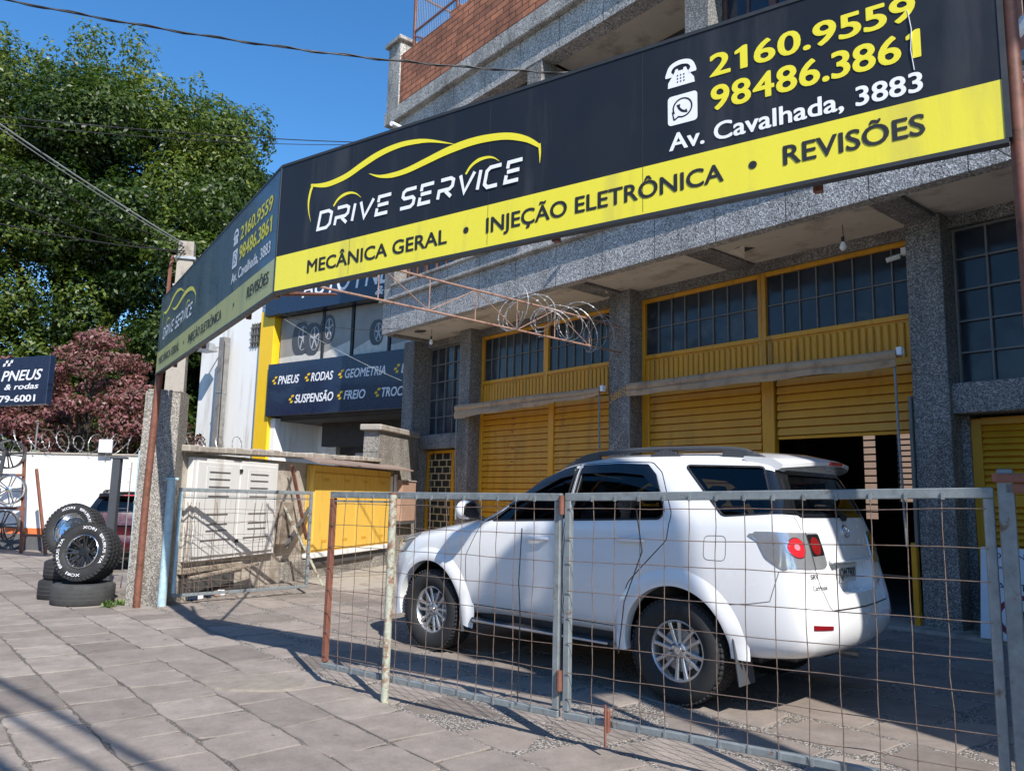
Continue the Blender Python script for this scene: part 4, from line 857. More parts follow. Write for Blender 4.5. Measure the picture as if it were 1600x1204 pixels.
bmesh_.materials.clear(); bmesh_.materials.append(MAT['paint']); bmesh_.materials.append(MAT['blackplastic']); bmesh_.materials.append(MAT['blackgloss'])
_bm = bmesh.new(); _bm.from_mesh(bmesh_); bmesh.ops.triangulate(_bm, faces=_bm.faces); BV = BVHTree.FromBMesh(_bm)
OV = [v.co.copy() for v in _bm.verts]; ON = [v.normal.copy() for v in _bm.verts]; OT = [tuple(v.index for v in f.verts) for f in _bm.faces]; _bm.free()
def nrm_at(p, fi):
    a, b, c = OT[fi]; A, B, C_ = OV[a], OV[b], OV[c]; v0, v1, v2 = B - A, C_ - A, p - A
    d00, d01, d11, d20, d21 = v0.dot(v0), v0.dot(v1), v1.dot(v1), v2.dot(v0), v2.dot(v1); den = d00 * d11 - d01 * d01
    if abs(den) < 1e-14: return ON[a]
    v = (d11 * d20 - d01 * d21) / den; w_ = (d00 * d21 - d01 * d20) / den
    return (ON[a] * (1 - v - w_) + ON[b] * v + ON[c] * w_).normalized()
def surf(a, b, mode, sgn=-1):
    """side: (x, z) -> point on the flank; rear: (y, z) -> point on the tail; front: (y, z); top: (x, y)"""
    if mode == 'side': o, d = Vector((a, sgn * 2, b)), Vector((0, -sgn, 0))
    elif mode == 'rear': o, d = Vector((6, a, b)), Vector((-1, 0, 0))
    elif mode == 'front': o, d = Vector((-3, a, b)), Vector((1, 0, 0))
    else: o, d = Vector((a, b, 4)), Vector((0, 0, -1))
    h, n, fi, dist = BV.ray_cast(o, d)
    if h is None:
        h, n, fi, dist = BV.find_nearest(o + d * 2.0)
    return h, nrm_at(h, fi)
def dens(poly, step=.03):
    out = []
    for i, p in enumerate(poly):
        q = poly[(i + 1) % len(poly)]; L = math.hypot(q[0] - p[0], q[1] - p[1]); k = max(1, int(L / step))
        out += [(p[0] + (q[0] - p[0]) * j / k, p[1] + (q[1] - p[1]) * j / k) for j in range(k)]
    return out
def area(poly): return sum(poly[i][0] * poly[(i + 1) % len(poly)][1] - poly[(i + 1) % len(poly)][0] * poly[i][1] for i in range(len(poly))) / 2
def offset(poly, d):
    if area(poly) < 0: poly = poly[::-1]
    out = []; n = len(poly)
    for i in range(n):
        a, b, c = Vector(poly[i - 1]), Vector(poly[i]), Vector(poly[(i + 1) % n]); d1 = (b - a).normalized(); d2 = (c - b).normalized()
        n1 = Vector((d1.y, -d1.x)); n2 = Vector((d2.y, -d2.x)); nn = (n1 + n2).normalized(); out.append(tuple(b + nn * d / max(.5, nn.dot(n1))))
    return out
def roundp(poly, r, k=4):
    out = []; n = len(poly)
    for i in range(n):
        a, b, c = Vector(poly[i - 1]), Vector(poly[i]), Vector(poly[(i + 1) % n]); l1, l2 = (a - b).length, (c - b).length; rr_ = min(r, l1 * .45, l2 * .45)
        p, q = b + (a - b).normalized() * rr_, b + (c - b).normalized() * rr_
        for j in range(k + 1): t = j / k; out.append(tuple(p * (1 - t) ** 2 + b * 2 * t * (1 - t) + q * t * t))
    return out
def inpoly(x, y, poly):
    c = False; n = len(poly); j = n - 1
    for i in range(n):
        if (poly[i][1] > y) != (poly[j][1] > y) and x < (poly[j][0] - poly[i][0]) * (y - poly[i][1]) / (poly[j][1] - poly[i][1]) + poly[i][0]: c = not c
        j = i
    return c
def patch(name, poly, mode, off, mat, parent, sgn=-1, step=.04, skirt=.0):
    P = dens(poly, step); n = len(P); xs = [p[0] for p in P]; ys = [p[1] for p in P]; pts = [Vector(p) for p in P]
    inn = offset(P, -step * .5); x = min(xs) + step
    while x < max(xs):
        y = min(ys) + step
        while y < max(ys):
            if inpoly(x, y, inn): pts.append(Vector((x, y)))
            y += step
        x += step
    v2, e2, f2, *_ = delaunay_2d_cdt(pts, [(i, (i + 1) % n) for i in range(n)], [], 1, 1e-5)
    vs, ns = [], []
    for q in v2: h, nn = surf(q[0], q[1], mode, sgn); vs.append(h + nn * off); ns.append(nn)
    fs = [tuple(f) for f in f2]; k = len(vs)
    if skirt:
        cnt = {}
        for f in fs:
            for i in range(len(f)): a, b = f[i], f[(i + 1) % len(f)]; cnt[(min(a, b), max(a, b))] = cnt.get((min(a, b), max(a, b)), 0) + 1
        mp = {}
        for (a, b), c in list(cnt.items()):
            if c == 1:
                for q in (a, b):
                    if q not in mp: mp[q] = len(vs); vs.append(vs[q] - ns[q] * skirt)
                fs.append((a, b, mp[b], mp[a]))
    me = bpy.data.meshes.new(name); me.from_pydata(vs, [], fs); me.materials.append(MAT[mat])
    bm = bmesh.new(); bm.from_mesh(me); bmesh.ops.recalc_face_normals(bm, faces=bm.faces)
    f0 = bm.faces[:] 
    bm.faces.ensure_lookup_table()
    if bm.faces and bm.faces[0].normal.dot(ns[fs[0][0]]) < 0: bmesh.ops.reverse_faces(bm, faces=bm.faces)
    bm.to_mesh(me); bm.free(); me.polygons.foreach_set("use_smooth", [True] * len(me.polygons)); me.set_sharp_from_angle(angle=R(40)); me.update()
    return link(bpy.data.objects.new(name, me), parent)
def band(name, poly, mode, w_, off, mat, parent, sgn=-1, closed=True, step=.03):
    """thin strip following a line on the body surface"""
    if closed: Pi = dens(poly, step); n = len(Pi); Po = offset(Pi, w_); Pi = Pi if area(Pi) > 0 else Pi[::-1]
    else:
        Pi = []
        for a, b in zip(poly, poly[1:]):
            k = max(1, int(math.hypot(b[0] - a[0], b[1] - a[1]) / step)); Pi += [(a[0] + (b[0] - a[0]) * j / k, a[1] + (b[1] - a[1]) * j / k) for j in range(k)]
        Pi.append(poly[-1]); n = len(Pi); Po = []
        for i in range(n):
            a, b = Vector(Pi[max(0, i - 1)]), Vector(Pi[min(n - 1, i + 1)]); d = (b - a).normalized(); Po.append((Pi[i][0] + d.y * w_, Pi[i][1] - d.x * w_))
    vs = []
    for p in Pi + Po: h, nn = surf(p[0], p[1], mode, sgn); vs.append(h + nn * off)
    m = MB(); m.add(vs, [(i, (i + 1) % n, n + (i + 1) % n, n + i) for i in range(n if closed else n - 1)]); return m.build(name, mat, parent, smooth=60)
def boolean(me, cutter, op):
    a = link(bpy.data.objects.new("a", me)); b = link(bpy.data.objects.new("b", cutter)); md = a.modifiers.new("b", 'BOOLEAN'); md.operation = op; md.object = b; md.solver = 'EXACT'
    out = evalmesh(a); bpy.data.objects.remove(a); bpy.data.objects.remove(b); return out
def solid(build, mats=('blackplastic',)):
    m = MB(); build(m); me = bpy.data.meshes.new("cutter"); me.from_pydata([tuple(p) for p in m.v], [], m.f)
    for q in ('paint', 'blackplastic', 'blackgloss'): me.materials.append(MAT[q])
    me.polygons.foreach_set("material_index", [{'paint': 0, 'blackplastic': 1, 'blackgloss': 2}[mats[0]]] * len(m.f))
    bm = bmesh.new(); bm.from_mesh(me); bmesh.ops.recalc_face_normals(bm, faces=bm.faces); bm.to_mesh(me); bm.free(); return me
def cabin(m):
    S = [(.72, 1.15, 1.18, .70), (1.0, 1.18, 1.48, .66), (1.5, 1.22, 1.755, .60), (2.4, 1.28, 1.80, .59), (3.22, 1.32, 1.78, .57), (3.50, 1.33, 1.46, .60)]
    vs, fs = [], []
    for x, bl, tp, ct in S: vs += [(x, -.80, .52), (x, .80, .52), (x, .815, bl), (x, ct, tp), (x, -ct, tp), (x, -.815, bl)]
    for i in range(len(S) - 1):
        for k in range(6): fs.append((i * 6 + k, i * 6 + (k + 1) % 6, i * 6 + 6 + (k + 1) % 6, i * 6 + 6 + k))
    fs.append((0, 1, 2, 3, 4, 5)); fs.append(tuple((len(S) - 1) * 6 + k for k in range(6))); m.add(vs, fs)
WF = roundp([(.78, 1.29), (1.02, 1.475), (1.30, 1.655), (1.50, 1.735), (1.63, 1.762), (1.605, 1.325)], .025)
WR_ = roundp([(1.71, 1.328), (1.72, 1.770), (2.10, 1.782), (2.38, 1.772), (2.47, 1.70), (2.62, 1.42), (2.60, 1.368)], .04)
WQ = roundp([(2.74, 1.778), (3.36, 1.762), (3.50, 1.435), (3.13, 1.405)], .03)
WB = roundp([(-.66, 1.43), (-.53, 1.715), (.53, 1.715), (.66, 1.43)], .05)      # rear (y, z)
WS = roundp([(-.70, 1.375), (-.585, 1.715), (0, 1.755), (.585, 1.715), (.70, 1.375), (0, 1.41)], .04)
body = boolean(bmesh_.copy(), solid(cabin), 'DIFFERENCE')
for poly in (WF, WR_, WQ): body = boolean(body, solid(lambda m, p=poly: m.prism(p, -1.3, 1.3)), 'DIFFERENCE')
def xprism(m, poly, x0, x1): n = len(poly); m.add([(x0, y, z) for y, z in poly] + [(x1, y, z) for y, z in poly], [list(range(n)), list(range(2 * n - 1, n - 1, -1))] + [(i, i + n, (i + 1) % n + n, (i + 1) % n) for i in range(n)])
body = boolean(body, solid(lambda m: xprism(m, WB, 3.1, 4.2)), 'DIFFERENCE'); body = boolean(body, solid(lambda m: xprism(m, WS, .3, 1.7)), 'DIFFERENCE')
def arch(m, x, s): 
    n = 48; m.add([(x + .455 * math.cos(2 * math.pi * i / n), s * y, .42 + .455 * math.sin(2 * math.pi * i / n)) for y in (.45, 1.3) for i in range(n)], [list(range(n)), list(range(2 * n - 1, n - 1, -1))] + [(i, i + n, (i + 1) % n + n, (i + 1) % n) for i in range(n)])
for s in (-1, 1):
    for x in (0, 2.75): body = boolean(body, solid(lambda m, x=x, s=s: arch(m, x, s)), 'DIFFERENCE')
# recess for the number plate
PR = roundp([(-.46, 1.10), (-.33, .86), (.33, .86), (.46, 1.10)], .05)
body = boolean(body, solid(lambda m: xprism(m, PR, 3.70, 4.2), ('paint',)), 'DIFFERENCE')
DF = roundp([(.52, .50), (.50, .95), (.66, 1.262), (1.0, 1.515), (1.30, 1.70), (1.50, 1.775), (1.665, 1.805), (1.66, .50)], .03)
DR_ = roundp([(1.675, .50), (1.68, 1.805), (2.10, 1.822), (2.42, 1.812), (2.53, 1.73), (2.70, 1.40), (2.68, 1.20), (2.50, 1.02), (2.34, .86), (2.26, .68), (2.25, .50)], .03)
def finish(me, name):
    me.name = name; n = len(me.loops); nv = [None] * n; mi = np.zeros(len(me.polygons), 'i')
    for p in me.polygons:
        on = False
        if p.material_index == 0:
            h, nn, fi, d = BV.find_nearest(p.center); on = d < .004 and abs(nn.dot(p.normal)) > .5
        c = p.center; mi[p.index] = p.material_index
        if on and c.x > 3.33 and 1.435 < c.z < 1.745 and abs(c.y) > .50: mi[p.index] = 2
        for li in p.loop_indices:
            if on:
                co = me.vertices[me.loops[li].vertex_index].co; h, nn, fi, d = BV.find_nearest(co); nv[li] = nrm_at(h, fi) if d < .003 else p.normal.copy()
            else: nv[li] = p.normal.copy()
    me.polygons.foreach_set("material_index", mi); me.polygons.foreach_set("use_smooth", [True] * len(me.polygons)); me.normals_split_custom_set([tuple(v) for v in nv]); me.update(); return me
doors = []
for s in (-1, 1):
    for poly in (DF, DR_):
        y0, y1 = (-1.3, -.45) if s < 0 else (.45, 1.3)
        dm = boolean(body.copy(), solid(lambda m: m.prism(offset(poly, -.005), y0, y1)), 'INTERSECT'); body = boolean(body, solid(lambda m: m.prism(offset(poly, .003), y0, y1)), 'DIFFERENCE')
        doors.append((link(bpy.data.objects.new("door", finish(dm, "door")), car), s, poly is DF))
bo = link(bpy.data.objects.new("body", finish(body, "body")), car)
for d_, s, fr in doors:
    patch("window", offset(WF if fr else WR_, .006), 'side', -.014, 'cglass', d_, s); band("window_seal", WF if fr else WR_, 'side', .016, .0025, 'blackplastic', d_, s)
    zt = [p for p in (WF if fr else WR_)]
    vis = roundp([(.98, 1.425), (.92, 1.415), (1.28, 1.665), (1.50, 1.752), (1.635, 1.778), (1.63, 1.70), (1.5, 1.675), (1.28, 1.57)], .01) if fr else roundp([(1.715, 1.715), (1.715, 1.785), (2.10, 1.798), (2.39, 1.788), (2.485, 1.71), (2.55, 1.585), (2.50, 1.60), (2.36, 1.70), (2.10, 1.722)], .01)
    patch("rain_visor", vis, 'side', .016, 'blackgloss', d_, s, .03, .014)
    x0, z0 = (1.38, 1.135) if fr else (2.36, 1.175)
    patch("handle_cup", [(x0 + .075 * math.cos(2 * math.pi * i / 20), z0 - .004 + .038 * math.sin(2 * math.pi * i / 20)) for i in range(20)], 'side', .0015, 'paint', d_, s, .02)
    h, nn = surf(x0, z0, 'side', s); m = MB()
    m.tube([h + Vector((dx, s * dy, dz)) for dx, dy, dz in ((-.115, .004, .006), (-.09, .03, .010), (-.03, .04, .012), (.04, .04, .014), (.10, .032, .016), (.125, .004, .016))], [.016, .017, .017, .017, .018, .017], 10); m.build("handle", 'paint', d_, smooth=50)
for s in (-1, 1):
    patch("quarter_window", offset(WQ, .006), 'side', -.012, 'cglass', car, s); band("window_seal", WQ, 'side', .012, .0025, 'blackplastic', car, s)
    # pillar between the door windows
    patch("b_pillar_trim", roundp([(1.612, 1.33), (1.638, 1.765), (1.662, 1.772), (1.652, 1.33)], .004), 'side', .002, 'blackgloss', car, s, .02)
    patch("b_pillar_trim", roundp([(1.688, 1.335), (1.690, 1.772), (1.715, 1.772), (1.705, 1.335)], .004), 'side', .002, 'blackgloss', car, s, .02)
    patch("mirror_triangle", roundp([(.665, 1.262), (.77, 1.285), (.80, 1.315), (.86, 1.375), (.80, 1.34)], .006), 'side', .003, 'blackplastic', car, s, .02)
    # flares round the wheel openings
    for x in (0, 2.75):
        m = MB(); vs = []; N = 44; a0, a1 = (-14, 194) if x == 0 else (-2, 190)
        for i in range(N + 1):
            a = R(a0 + (a1 - a0) * i / N); ca, sa = math.cos(a), math.sin(a); t = min(1, min(i, N - i) / 5)
            row = []
            ho, no = surf(x + .575 * ca, max(.50, .42 + .575 * sa), 'side', s); hi, ni = surf(x + .52 * ca, max(.50, .42 + .52 * sa), 'side', s)
            yo = abs(ho.y); yi = max(abs(hi.y), .885)
            for rr_, y in ((.585, yo - .004), (.565, yo + .004), (.530, yi + .014 * t + .003), (.49, yi + .024 * t + .003), (.462, yi + .026 * t + .003), (.447, yi + .026 * t), (.445, yi - .06)): vs.append((x + rr_ * ca, s * y, .42 + rr_ * sa))
        m.add(vs, [(i * 7 + j, i * 7 + j + 1, (i + 1) * 7 + j + 1, (i + 1) * 7 + j) for i in range(N) for j in range(6)]); m.build("wheel_arch_flare", 'paint', car, smooth=40)
    # mud flap, side step, mirror, rails
    m = MB(); m.M = Matrix.Translation((3.235, s * .79, .46)) @ Matrix.Rotation(R(-8), 4, 'Y'); m.box(-.008, .008, -.12, .12, -.24, .12, .004); m.build("mud_flap", 'greyplastic', car)
    m = MB(); m.M = Matrix.Translation((.445, s * .80, .42)) @ Matrix.Rotation(R(-8), 4, 'Y'); m.box(-.008, .008, -.11, .11, -.18, .1, .004); m.build("mud_flap", 'greyplastic', car)
    m = MB(); m.box(.56, 2.18, s * .80 - .10, s * .80 + .10, .335, .385, .018); st = m.build("side_step", 'blackplastic', car, smooth=30); m = MB(); m.box(.60, 2.14, s * .905 - .006, s * .905 + .006, .352, .372, .004); m.build("step_trim", 'alloy', st)
    m = MB(); m.box(.6, 2.2, s * .70 - .1, s * .70 + .1, .37, .50); m.build("sill_shadow_panel", 'blackplastic', car)
    m = MB(); m.box(-.085, .085, -.125, .125, -.10, .10); me = bpy.data.meshes.new("mirror"); me.from_pydata([tuple(p) for p in m.v], [], m.f)
    for v in me.vertices:
        if v.co.y * s < 0: v.co.z *= .72; v.co.x *= .8
        if v.co.x > 0: v.co.x *= .75
    bm = bmesh.new(); bm.from_mesh(me); bmesh.ops.recalc_face_normals(bm, faces=bm.faces); bm.to_mesh(me); bm.free()
    t_ = link(bpy.data.objects.new("t", me)); q_ = t_.modifiers.new("s", 'SUBSURF'); q_.levels = 3; q_.render_levels = 3; me2 = evalmesh(t_); bpy.data.objects.remove(t_); me2.name = "mirror"; me2.materials.append(MAT['paint']); me2.materials.append(MAT['blackplastic'])
    me2.polygons.foreach_set("material_index", [1 if p.center.x > .028 or p.center.z < -.066 else 0 for p in me2.polygons]); me2.polygons.foreach_set("use_smooth", [True] * len(me2.polygons))
    mo = link(bpy.data.objects.new("mirror", me2), car, (.625, s * 1.03, 1.375)); mo.scale = (1.25, 1.1, 1.25); m = MB(); flat(m, disc(0, 0, .085, 20), 0); m.v = [Vector((.064, p.x * 1.1, p.z * .8)) for p in m.v]; m.build("mirror_glass", 'blackgloss', mo)
    m = MB(); m.beam((.68, s * .86, 1.29), (.63, s * .97, 1.34), .07, .04, c=.01); m.build("mirror_arm", 'blackplastic', car)
    m = MB(); P = []
    for x, dz in ((1.46, .0), (1.55, .018), (1.72, .045), (2.2, .055), (2.8, .055), (3.12, .05), (3.24, .025), (3.33, .0)):
        h, nn = surf(x, s * .555, 'top'); P.append(h + Vector((0, 0, dz)))
    m.tube(crom(P, 5), .021, 8)
    for xa, xb in ((1.46, 1.78), (2.36, 2.6), (3.02, 3.33)):
        for k in range(7):
            x = xa + (xb - xa) * k / 6; h, nn = surf(x, s * .555, 'top'); u_ = 1 - abs(k - 3) / 3.2; hh = .052 * (max(0, u_) ** .5 if (xa != 1.46 and xa != 3.02) else min(1, (k + .6) / 3 if xa == 1.46 else (6.6 - k) / 3)); m.box(x - (xb - xa) / 12, x + (xb - xa) / 12 + .001, s * .555 - .02, s * .555 + .02, h.z - .01, h.z + hh, .002)
    m.build("roof_rail", 'greyplastic', car, smooth=35)
    # lamps
    TL = roundp([(3.36, 1.300), (3.60, 1.305), (3.60, 1.07), (3.55, 1.05), (3.43, 1.14)], .03)
    hd = roundp([(-.70, .90), (-.70, 1.02), (-.36, 1.115), (-.28, 1.10), (-.44, .93)], .03)
    patch("headlight", hd, 'side', .004, 'lens', car, s, .025, .01)
    band("headlight_seam", hd, 'side', .005, .002, 'blackplastic', car, s)
    m = MB(); P = [( -.55 + .07 * math.cos(a), .99 + .05 * math.sin(a)) for a in [2 * math.pi * i / 16 for i in range(16)]]
    patch("lamp_reflector", P, 'side', .006, 'chrome', car, s, .02)
    tl = patch("tail_light", roundp([(s * y, z) for y, z in ((.872, 1.30), (.50, 1.295), (.475, 1.08), (.52, 1.05), (.75, 1.05), (.882, 1.06))], .03), 'rear', .006, 'lens', car, s, .025, .02)
    ts = patch("tail_light", roundp([(3.37, 1.298), (3.50, 1.302), (3.605, 1.30), (3.645, 1.07), (3.60, 1.04), (3.47, 1.12)], .025), 'side', .006, 'lens', car, s, .02, .02)
    patch("red_lamp", disc(s * .785, 1.195, .066, 24), 'rear', .010, 'redlens', tl, s, .02); patch("red_lamp", disc(s * .585, 1.205, .062, 24), 'rear', .010, 'redlens2', tl, s, .02)
    patch("lamp_glint", disc(s * .79, 1.20, .022, 16), 'rear', .012, 'redglint', tl, s, .02)
    patch("lamp_ring", [p for p in disc(s * .787, 1.195, .072, 24)], 'rear', .0085, 'chrome', tl, s, .02)
    patch("dark_bezel", roundp([(s * y, z) for y, z in ((.66, 1.285), (.505, 1.285), (.485, 1.14), (.655, 1.135))], .02), 'rear', .0085, 'blackgloss', tl, s, .025)
    band("lamp_gap", [(s * .66, 1.30), (s * .66, 1.05)], 'rear', .006, .011, 'blackplastic', tl, s, False)
    patch("bumper_reflector", roundp([(s * y, z) for y, z in ((.80, .655), (.80, .69), (.60, .672), (.60, .645))], .006), 'rear', .005, 'redlens2', car, s, .02, .006)
# fuel flap, seams
band("fuel_flap_seam", roundp([(3.0, 1.08), (3.0, 1.25), (3.17, 1.255), (3.17, 1.08)], .04), 'side', .004, .0012, 'greyplastic', car)
for s in (-1, 1):
    band("hood_seam", [(-.62, s * .62), (-.3, s * .70), (0, s * .735), (.4, s * .755), (.66, s * .76)], 'top', .005, .001, 'blackplastic', car, s, False)
    band("tailgate_seam", [(s * .70, 1.41), (s * .685, 1.31)], 'rear', .006, .0015, 'blackplastic', car, s, False); band("tailgate_seam", [(s * .655, 1.06), (s * .65, .95), (s * .60, .80), (s * .56, .765)], 'rear', .006, .0015, 'blackplastic', car, s, False)
    band("bumper_seam", [(3.20, .78), (3.35, .80), (3.50, .83), (3.56, 1.03)], 'side', .005, .001, 'greyplastic', car, s, False)
band("tailgate_seam", [(.56, .765), (0, .755), (-.56, .765)], 'rear', .010, .0015, 'blackplastic', car, closed=False)
patch("rear_window", offset(WB, .006), 'rear', -.012, 'rglass', car); band("rear_window_frame", WB, 'rear', .03, .002, 'blackgloss', car)
patch("windscreen", offset(WS, .006), 'front', -.012, 'cglass', car, step=.05)
# spoiler, brake light
vs = []; N = 16
for i in range(N + 1):
    y = -.62 + 1.24 * i / N; e = 1 - (abs(y) / .62) ** 6; c = abs(y) / .62; z0 = surf(3.20, max(-.53, min(.53, y)), 'top')[0].z - .01 * (1 - e)
    xr = 3.66 - .10 * c * c - .06 * (1 - e); zr = 1.835 - .035 * c * c
    for x, z in ((3.18, z0 - .015), (3.20, z0 + .006), (3.42, z0 - .012), (xr - .03, zr + .004), (xr, zr - .012), (xr - .01, zr - .04), (3.46, zr - .055), (3.36, zr - .05)): vs.append((x, y, z))
m = MB(); m.add(vs, [(i * 8 + j, i * 8 + (j + 1) % 8, (i + 1) * 8 + (j + 1) % 8, (i + 1) * 8 + j) for i in range(N) for j in range(8)] + [tuple(range(8)), tuple(N * 8 + k for k in range(8))]); sp = m.build("rear_spoiler", 'paint', car, smooth=45)
m = MB(); m.box(3.640, 3.668, -.12, .12, 1.797, 1.826, .006); m.build("brake_light", 'redlens', sp)
# wiper, emblem, plate, writing on the tail
h, nn = surf(.02, 1.40, 'rear'); m = MB(); m.tube([h + Vector((.0, 0, 0)), h + Vector((.035, 0, .0))], .025, 12); P = [h + Vector((.035, .0, .0))]
for y, z in ((-.08, 1.455), (-.2, 1.485), (-.42, 1.49)): q, n2 = surf(y, z, 'rear'); P.append(q + Vector((.03, 0, 0)))
m.tube(crom(P, 5), [.014] * 8 + [.010] * 8, 6); m.build("rear_wiper", 'blackplastic', car, smooth=40)
def rearring(cy, cz, ry, rz, w_, name, mat, par):
    m = MB(); pts = []
    for i in range(28): a = 2 * math.pi * i / 28; q, n2 = surf(cy + ry * math.cos(a), cz + rz * math.sin(a), 'rear'); pts.append(q + n2 * .006)
    m.tube(pts, w_, 6, True); return m
m = rearring(0, 1.30, .062, .044, .006, "", "", None); m2 = rearring(0, 1.31, .022, .034, .005, "", "", None); m3 = rearring(0, 1.322, .044, .02, .005, "", "", None)
m.add(m2.v, m2.f); m.add(m3.v, m3.f); m.build("emblem", 'chrome', car, smooth=60)
m = MB(); m.box(3.703, 3.711, -.20, .20, .925, 1.06, .004); pl2 = m.build("number_plate", plain("plate_grey", (.58, .58, .56), .5, var=.05), car)
def reartext(body, y0, y1, base, cap, mat, par, x, off=.02, name="lettering"):
    o = text(body, 0, y1 - y0, 0, cap, mat, par, 0, 0, off, name); o.matrix_local = Matrix(((0, -1, 0, x), (1, 0, 0, y0), (0, 0, 1, base), (0, 0, 0, 1))); return o
reartext("JQM7900", -.175, .175, .955, .075, 'black_ink', pl2, 3.7135, .012)
m = MB(); m.box(3.705, 3.76, -.40, .40, 1.075, 1.10, .01); m.build("plate_garnish", 'paint', car)
def drape(body, y0, y1, base, cap, mat, off=.012, shear=0):
    o = text(body, y0, y1, base, cap, mat, car, 0, shear, off, "lettering")
    for v in o.data.vertices: q, n2 = surf(v.co.x, v.co.z, 'rear'); v.co = q + n2 * .0015
    o.data.update(); return o
drape("SRV", -.74, -.64, .985, .032, 'black_ink', .03, .2); drape("CarHouse", -.745, -.565, .91, .032, 'black_ink'); drape("3.0", .42, .52, .90, .03, 'alloy', .01)
m = MB(); m.box(3.1, 3.5, -.45, .45, .36, .44, .02); m.build("underbody", 'blackplastic', car); m = MB(); m.box(-.5, 3.2, -.40, .40, .30, .40, .02); m.build("underbody", 'blackplastic', car)
m = MB(); m.tube([(2.9, .45, .33), (3.3, .5, .32), (3.6, .52, .31)], .03, 10); m.build("exhaust", 'steel', car)
for x in (0, 2.75): m = MB(); m.tube([(x, -.75, .39), (x, .75, .39)], .05, 8); m.build("axle", 'blackplastic', car)
# seats and steering wheel
def seat(x, y, wd):
    m = MB(); m.box(x - .25, x + .25, y - wd, y + wd, .72, .88, .05); m.M = Matrix.Translation((x + .22, y, .86)) @ Matrix.Rotation(R(14), 4, 'Y'); m.box(-.07, .07, -wd, wd, 0, .60, .05)
    k = 1 if wd < .3 else 3
    for i in range(k): c = 0 if k == 1 else (-.42 + .42 * i); m.box(-.05, .05, c - .13, c + .13, .63, .80, .04)
    return m
for x, y, wd in ((1.35, -.38, .25), (1.35, .38, .25), (2.25, 0, .62), (2.95, 0, .6)): seat(x, y, wd).build("seat", 'seat', car, smooth=40)
m = MB(); m.M = Matrix.Translation((1.02, -.38, 1.20)) @ Matrix.Rotation(R(-62), 4, 'Y'); m.tube([(.18 * math.cos(a), .18 * math.sin(a), 0) for a in [2 * math.pi * i / 24 for i in range(24)]], .016, 8, True); m.box(-.05, .05, -.16, .16, -.02, .02, .01); m.build("steering_wheel", 'blackplastic', car, smooth=40)
m = MB(); m.box(.72, .95, -.75, .75, .9, 1.22, .05); m.build("dashboard", 'blackplastic', car)

# ------------------------------------------------------------------ wheels
def tyre_mb(Ro, wd, ri, lugs=0, seed=1, knobs=True):
    m = MB(); h = wd / 2
    m.lathe([(ri, h * .80), (ri + .012, h * .90), (ri + (Ro - ri) * .35, h * 1.04), (ri + (Ro - ri) * .65, h * 1.03), (Ro - .022, h * .92), (Ro - .008, h * .78), (Ro - .008, -h * .78), (Ro - .022, -h * .92), (ri + (Ro - ri) * .65, -h * 1.03), (ri + (Ro - ri) * .35, -h * 1.04), (ri + .012, -h * .90), (ri, -h * .80)], 64, True)
    rg = random.Random(seed)
    for k in range(lugs):
        for row, (y, wy, ph) in enumerate(((-h * .80, h * .32, 0), (-h * .28, h * .40, .5), (h * .28, h * .40, .0), (h * .80, h * .32, .5))):
            a = 2 * math.pi * (k + ph) / lugs; m.M = Matrix.Rotation(-a, 4, 'Y') @ Matrix.Translation((Ro - .0105, y, 0)) @ Matrix.Rotation(R(18 if row % 2 else -18), 4, 'X')
            l_ = math.pi * Ro / lugs * .74; m.box(-.008, .008, -wy / 2, wy / 2, -l_, l_, .003)
            if row in (0, 3) and knobs: m.M = Matrix.Rotation(-a, 4, 'Y') @ Matrix.Translation((Ro - .028, math.copysign(h * .985, y), 0)); m.box(-.012, .016, -.004, .004, -l_ * .8, l_ * .8, .002)
    m.M = None; return m
def spoke_rim(ri, depth, n, pair, mat_face, mb=None):
    m = MB(); f = -depth
    m.lathe([(ri + .004, f - .004), (ri + .008, f + .008), (ri - .004, f + .02), (ri - .012, .09), (ri - .02, .09), (ri - .022, f + .03), (ri - .014, f + .004), (ri - .006, f - .006)], 56, True)
    for k in range(n):
        for sgn in ((-1, 1) if pair else (0,)):
            a = 2 * math.pi * k / n; m.M = Matrix.Rotation(-a, 4, 'Y'); o = sgn * .024; o2 = sgn * .034; w0, w1 = .0135, .0165
            vs = []
            for r_, yy, oo, ww in ((.05, f + .022, o * .8, w0), (ri * .55, f + .014, (o + o2) / 2, w0), (ri - .012, f + .004, o2 * 1.25, w1)):
                vs += [(r_, yy + .004, oo - ww), (r_, yy, oo - ww * .7), (r_, yy, oo + ww * .7), (r_, yy + .004, oo + ww), (r_, yy + .035, oo + ww * .7), (r_, yy + .035, oo - ww * .7)]
            m.add(vs, [(i * 6 + j, i * 6 + (j + 1) % 6, (i + 1) * 6 + (j + 1) % 6, (i + 1) * 6 + j) for i in range(2) for j in range(6)] + [tuple(range(6)), tuple(range(12, 18))])
    m.M = None; m.lathe([(.0, f + .014), (.05, f + .014), (.062, f + .022), (.066, f + .06), (0, f + .06)], 28); return m
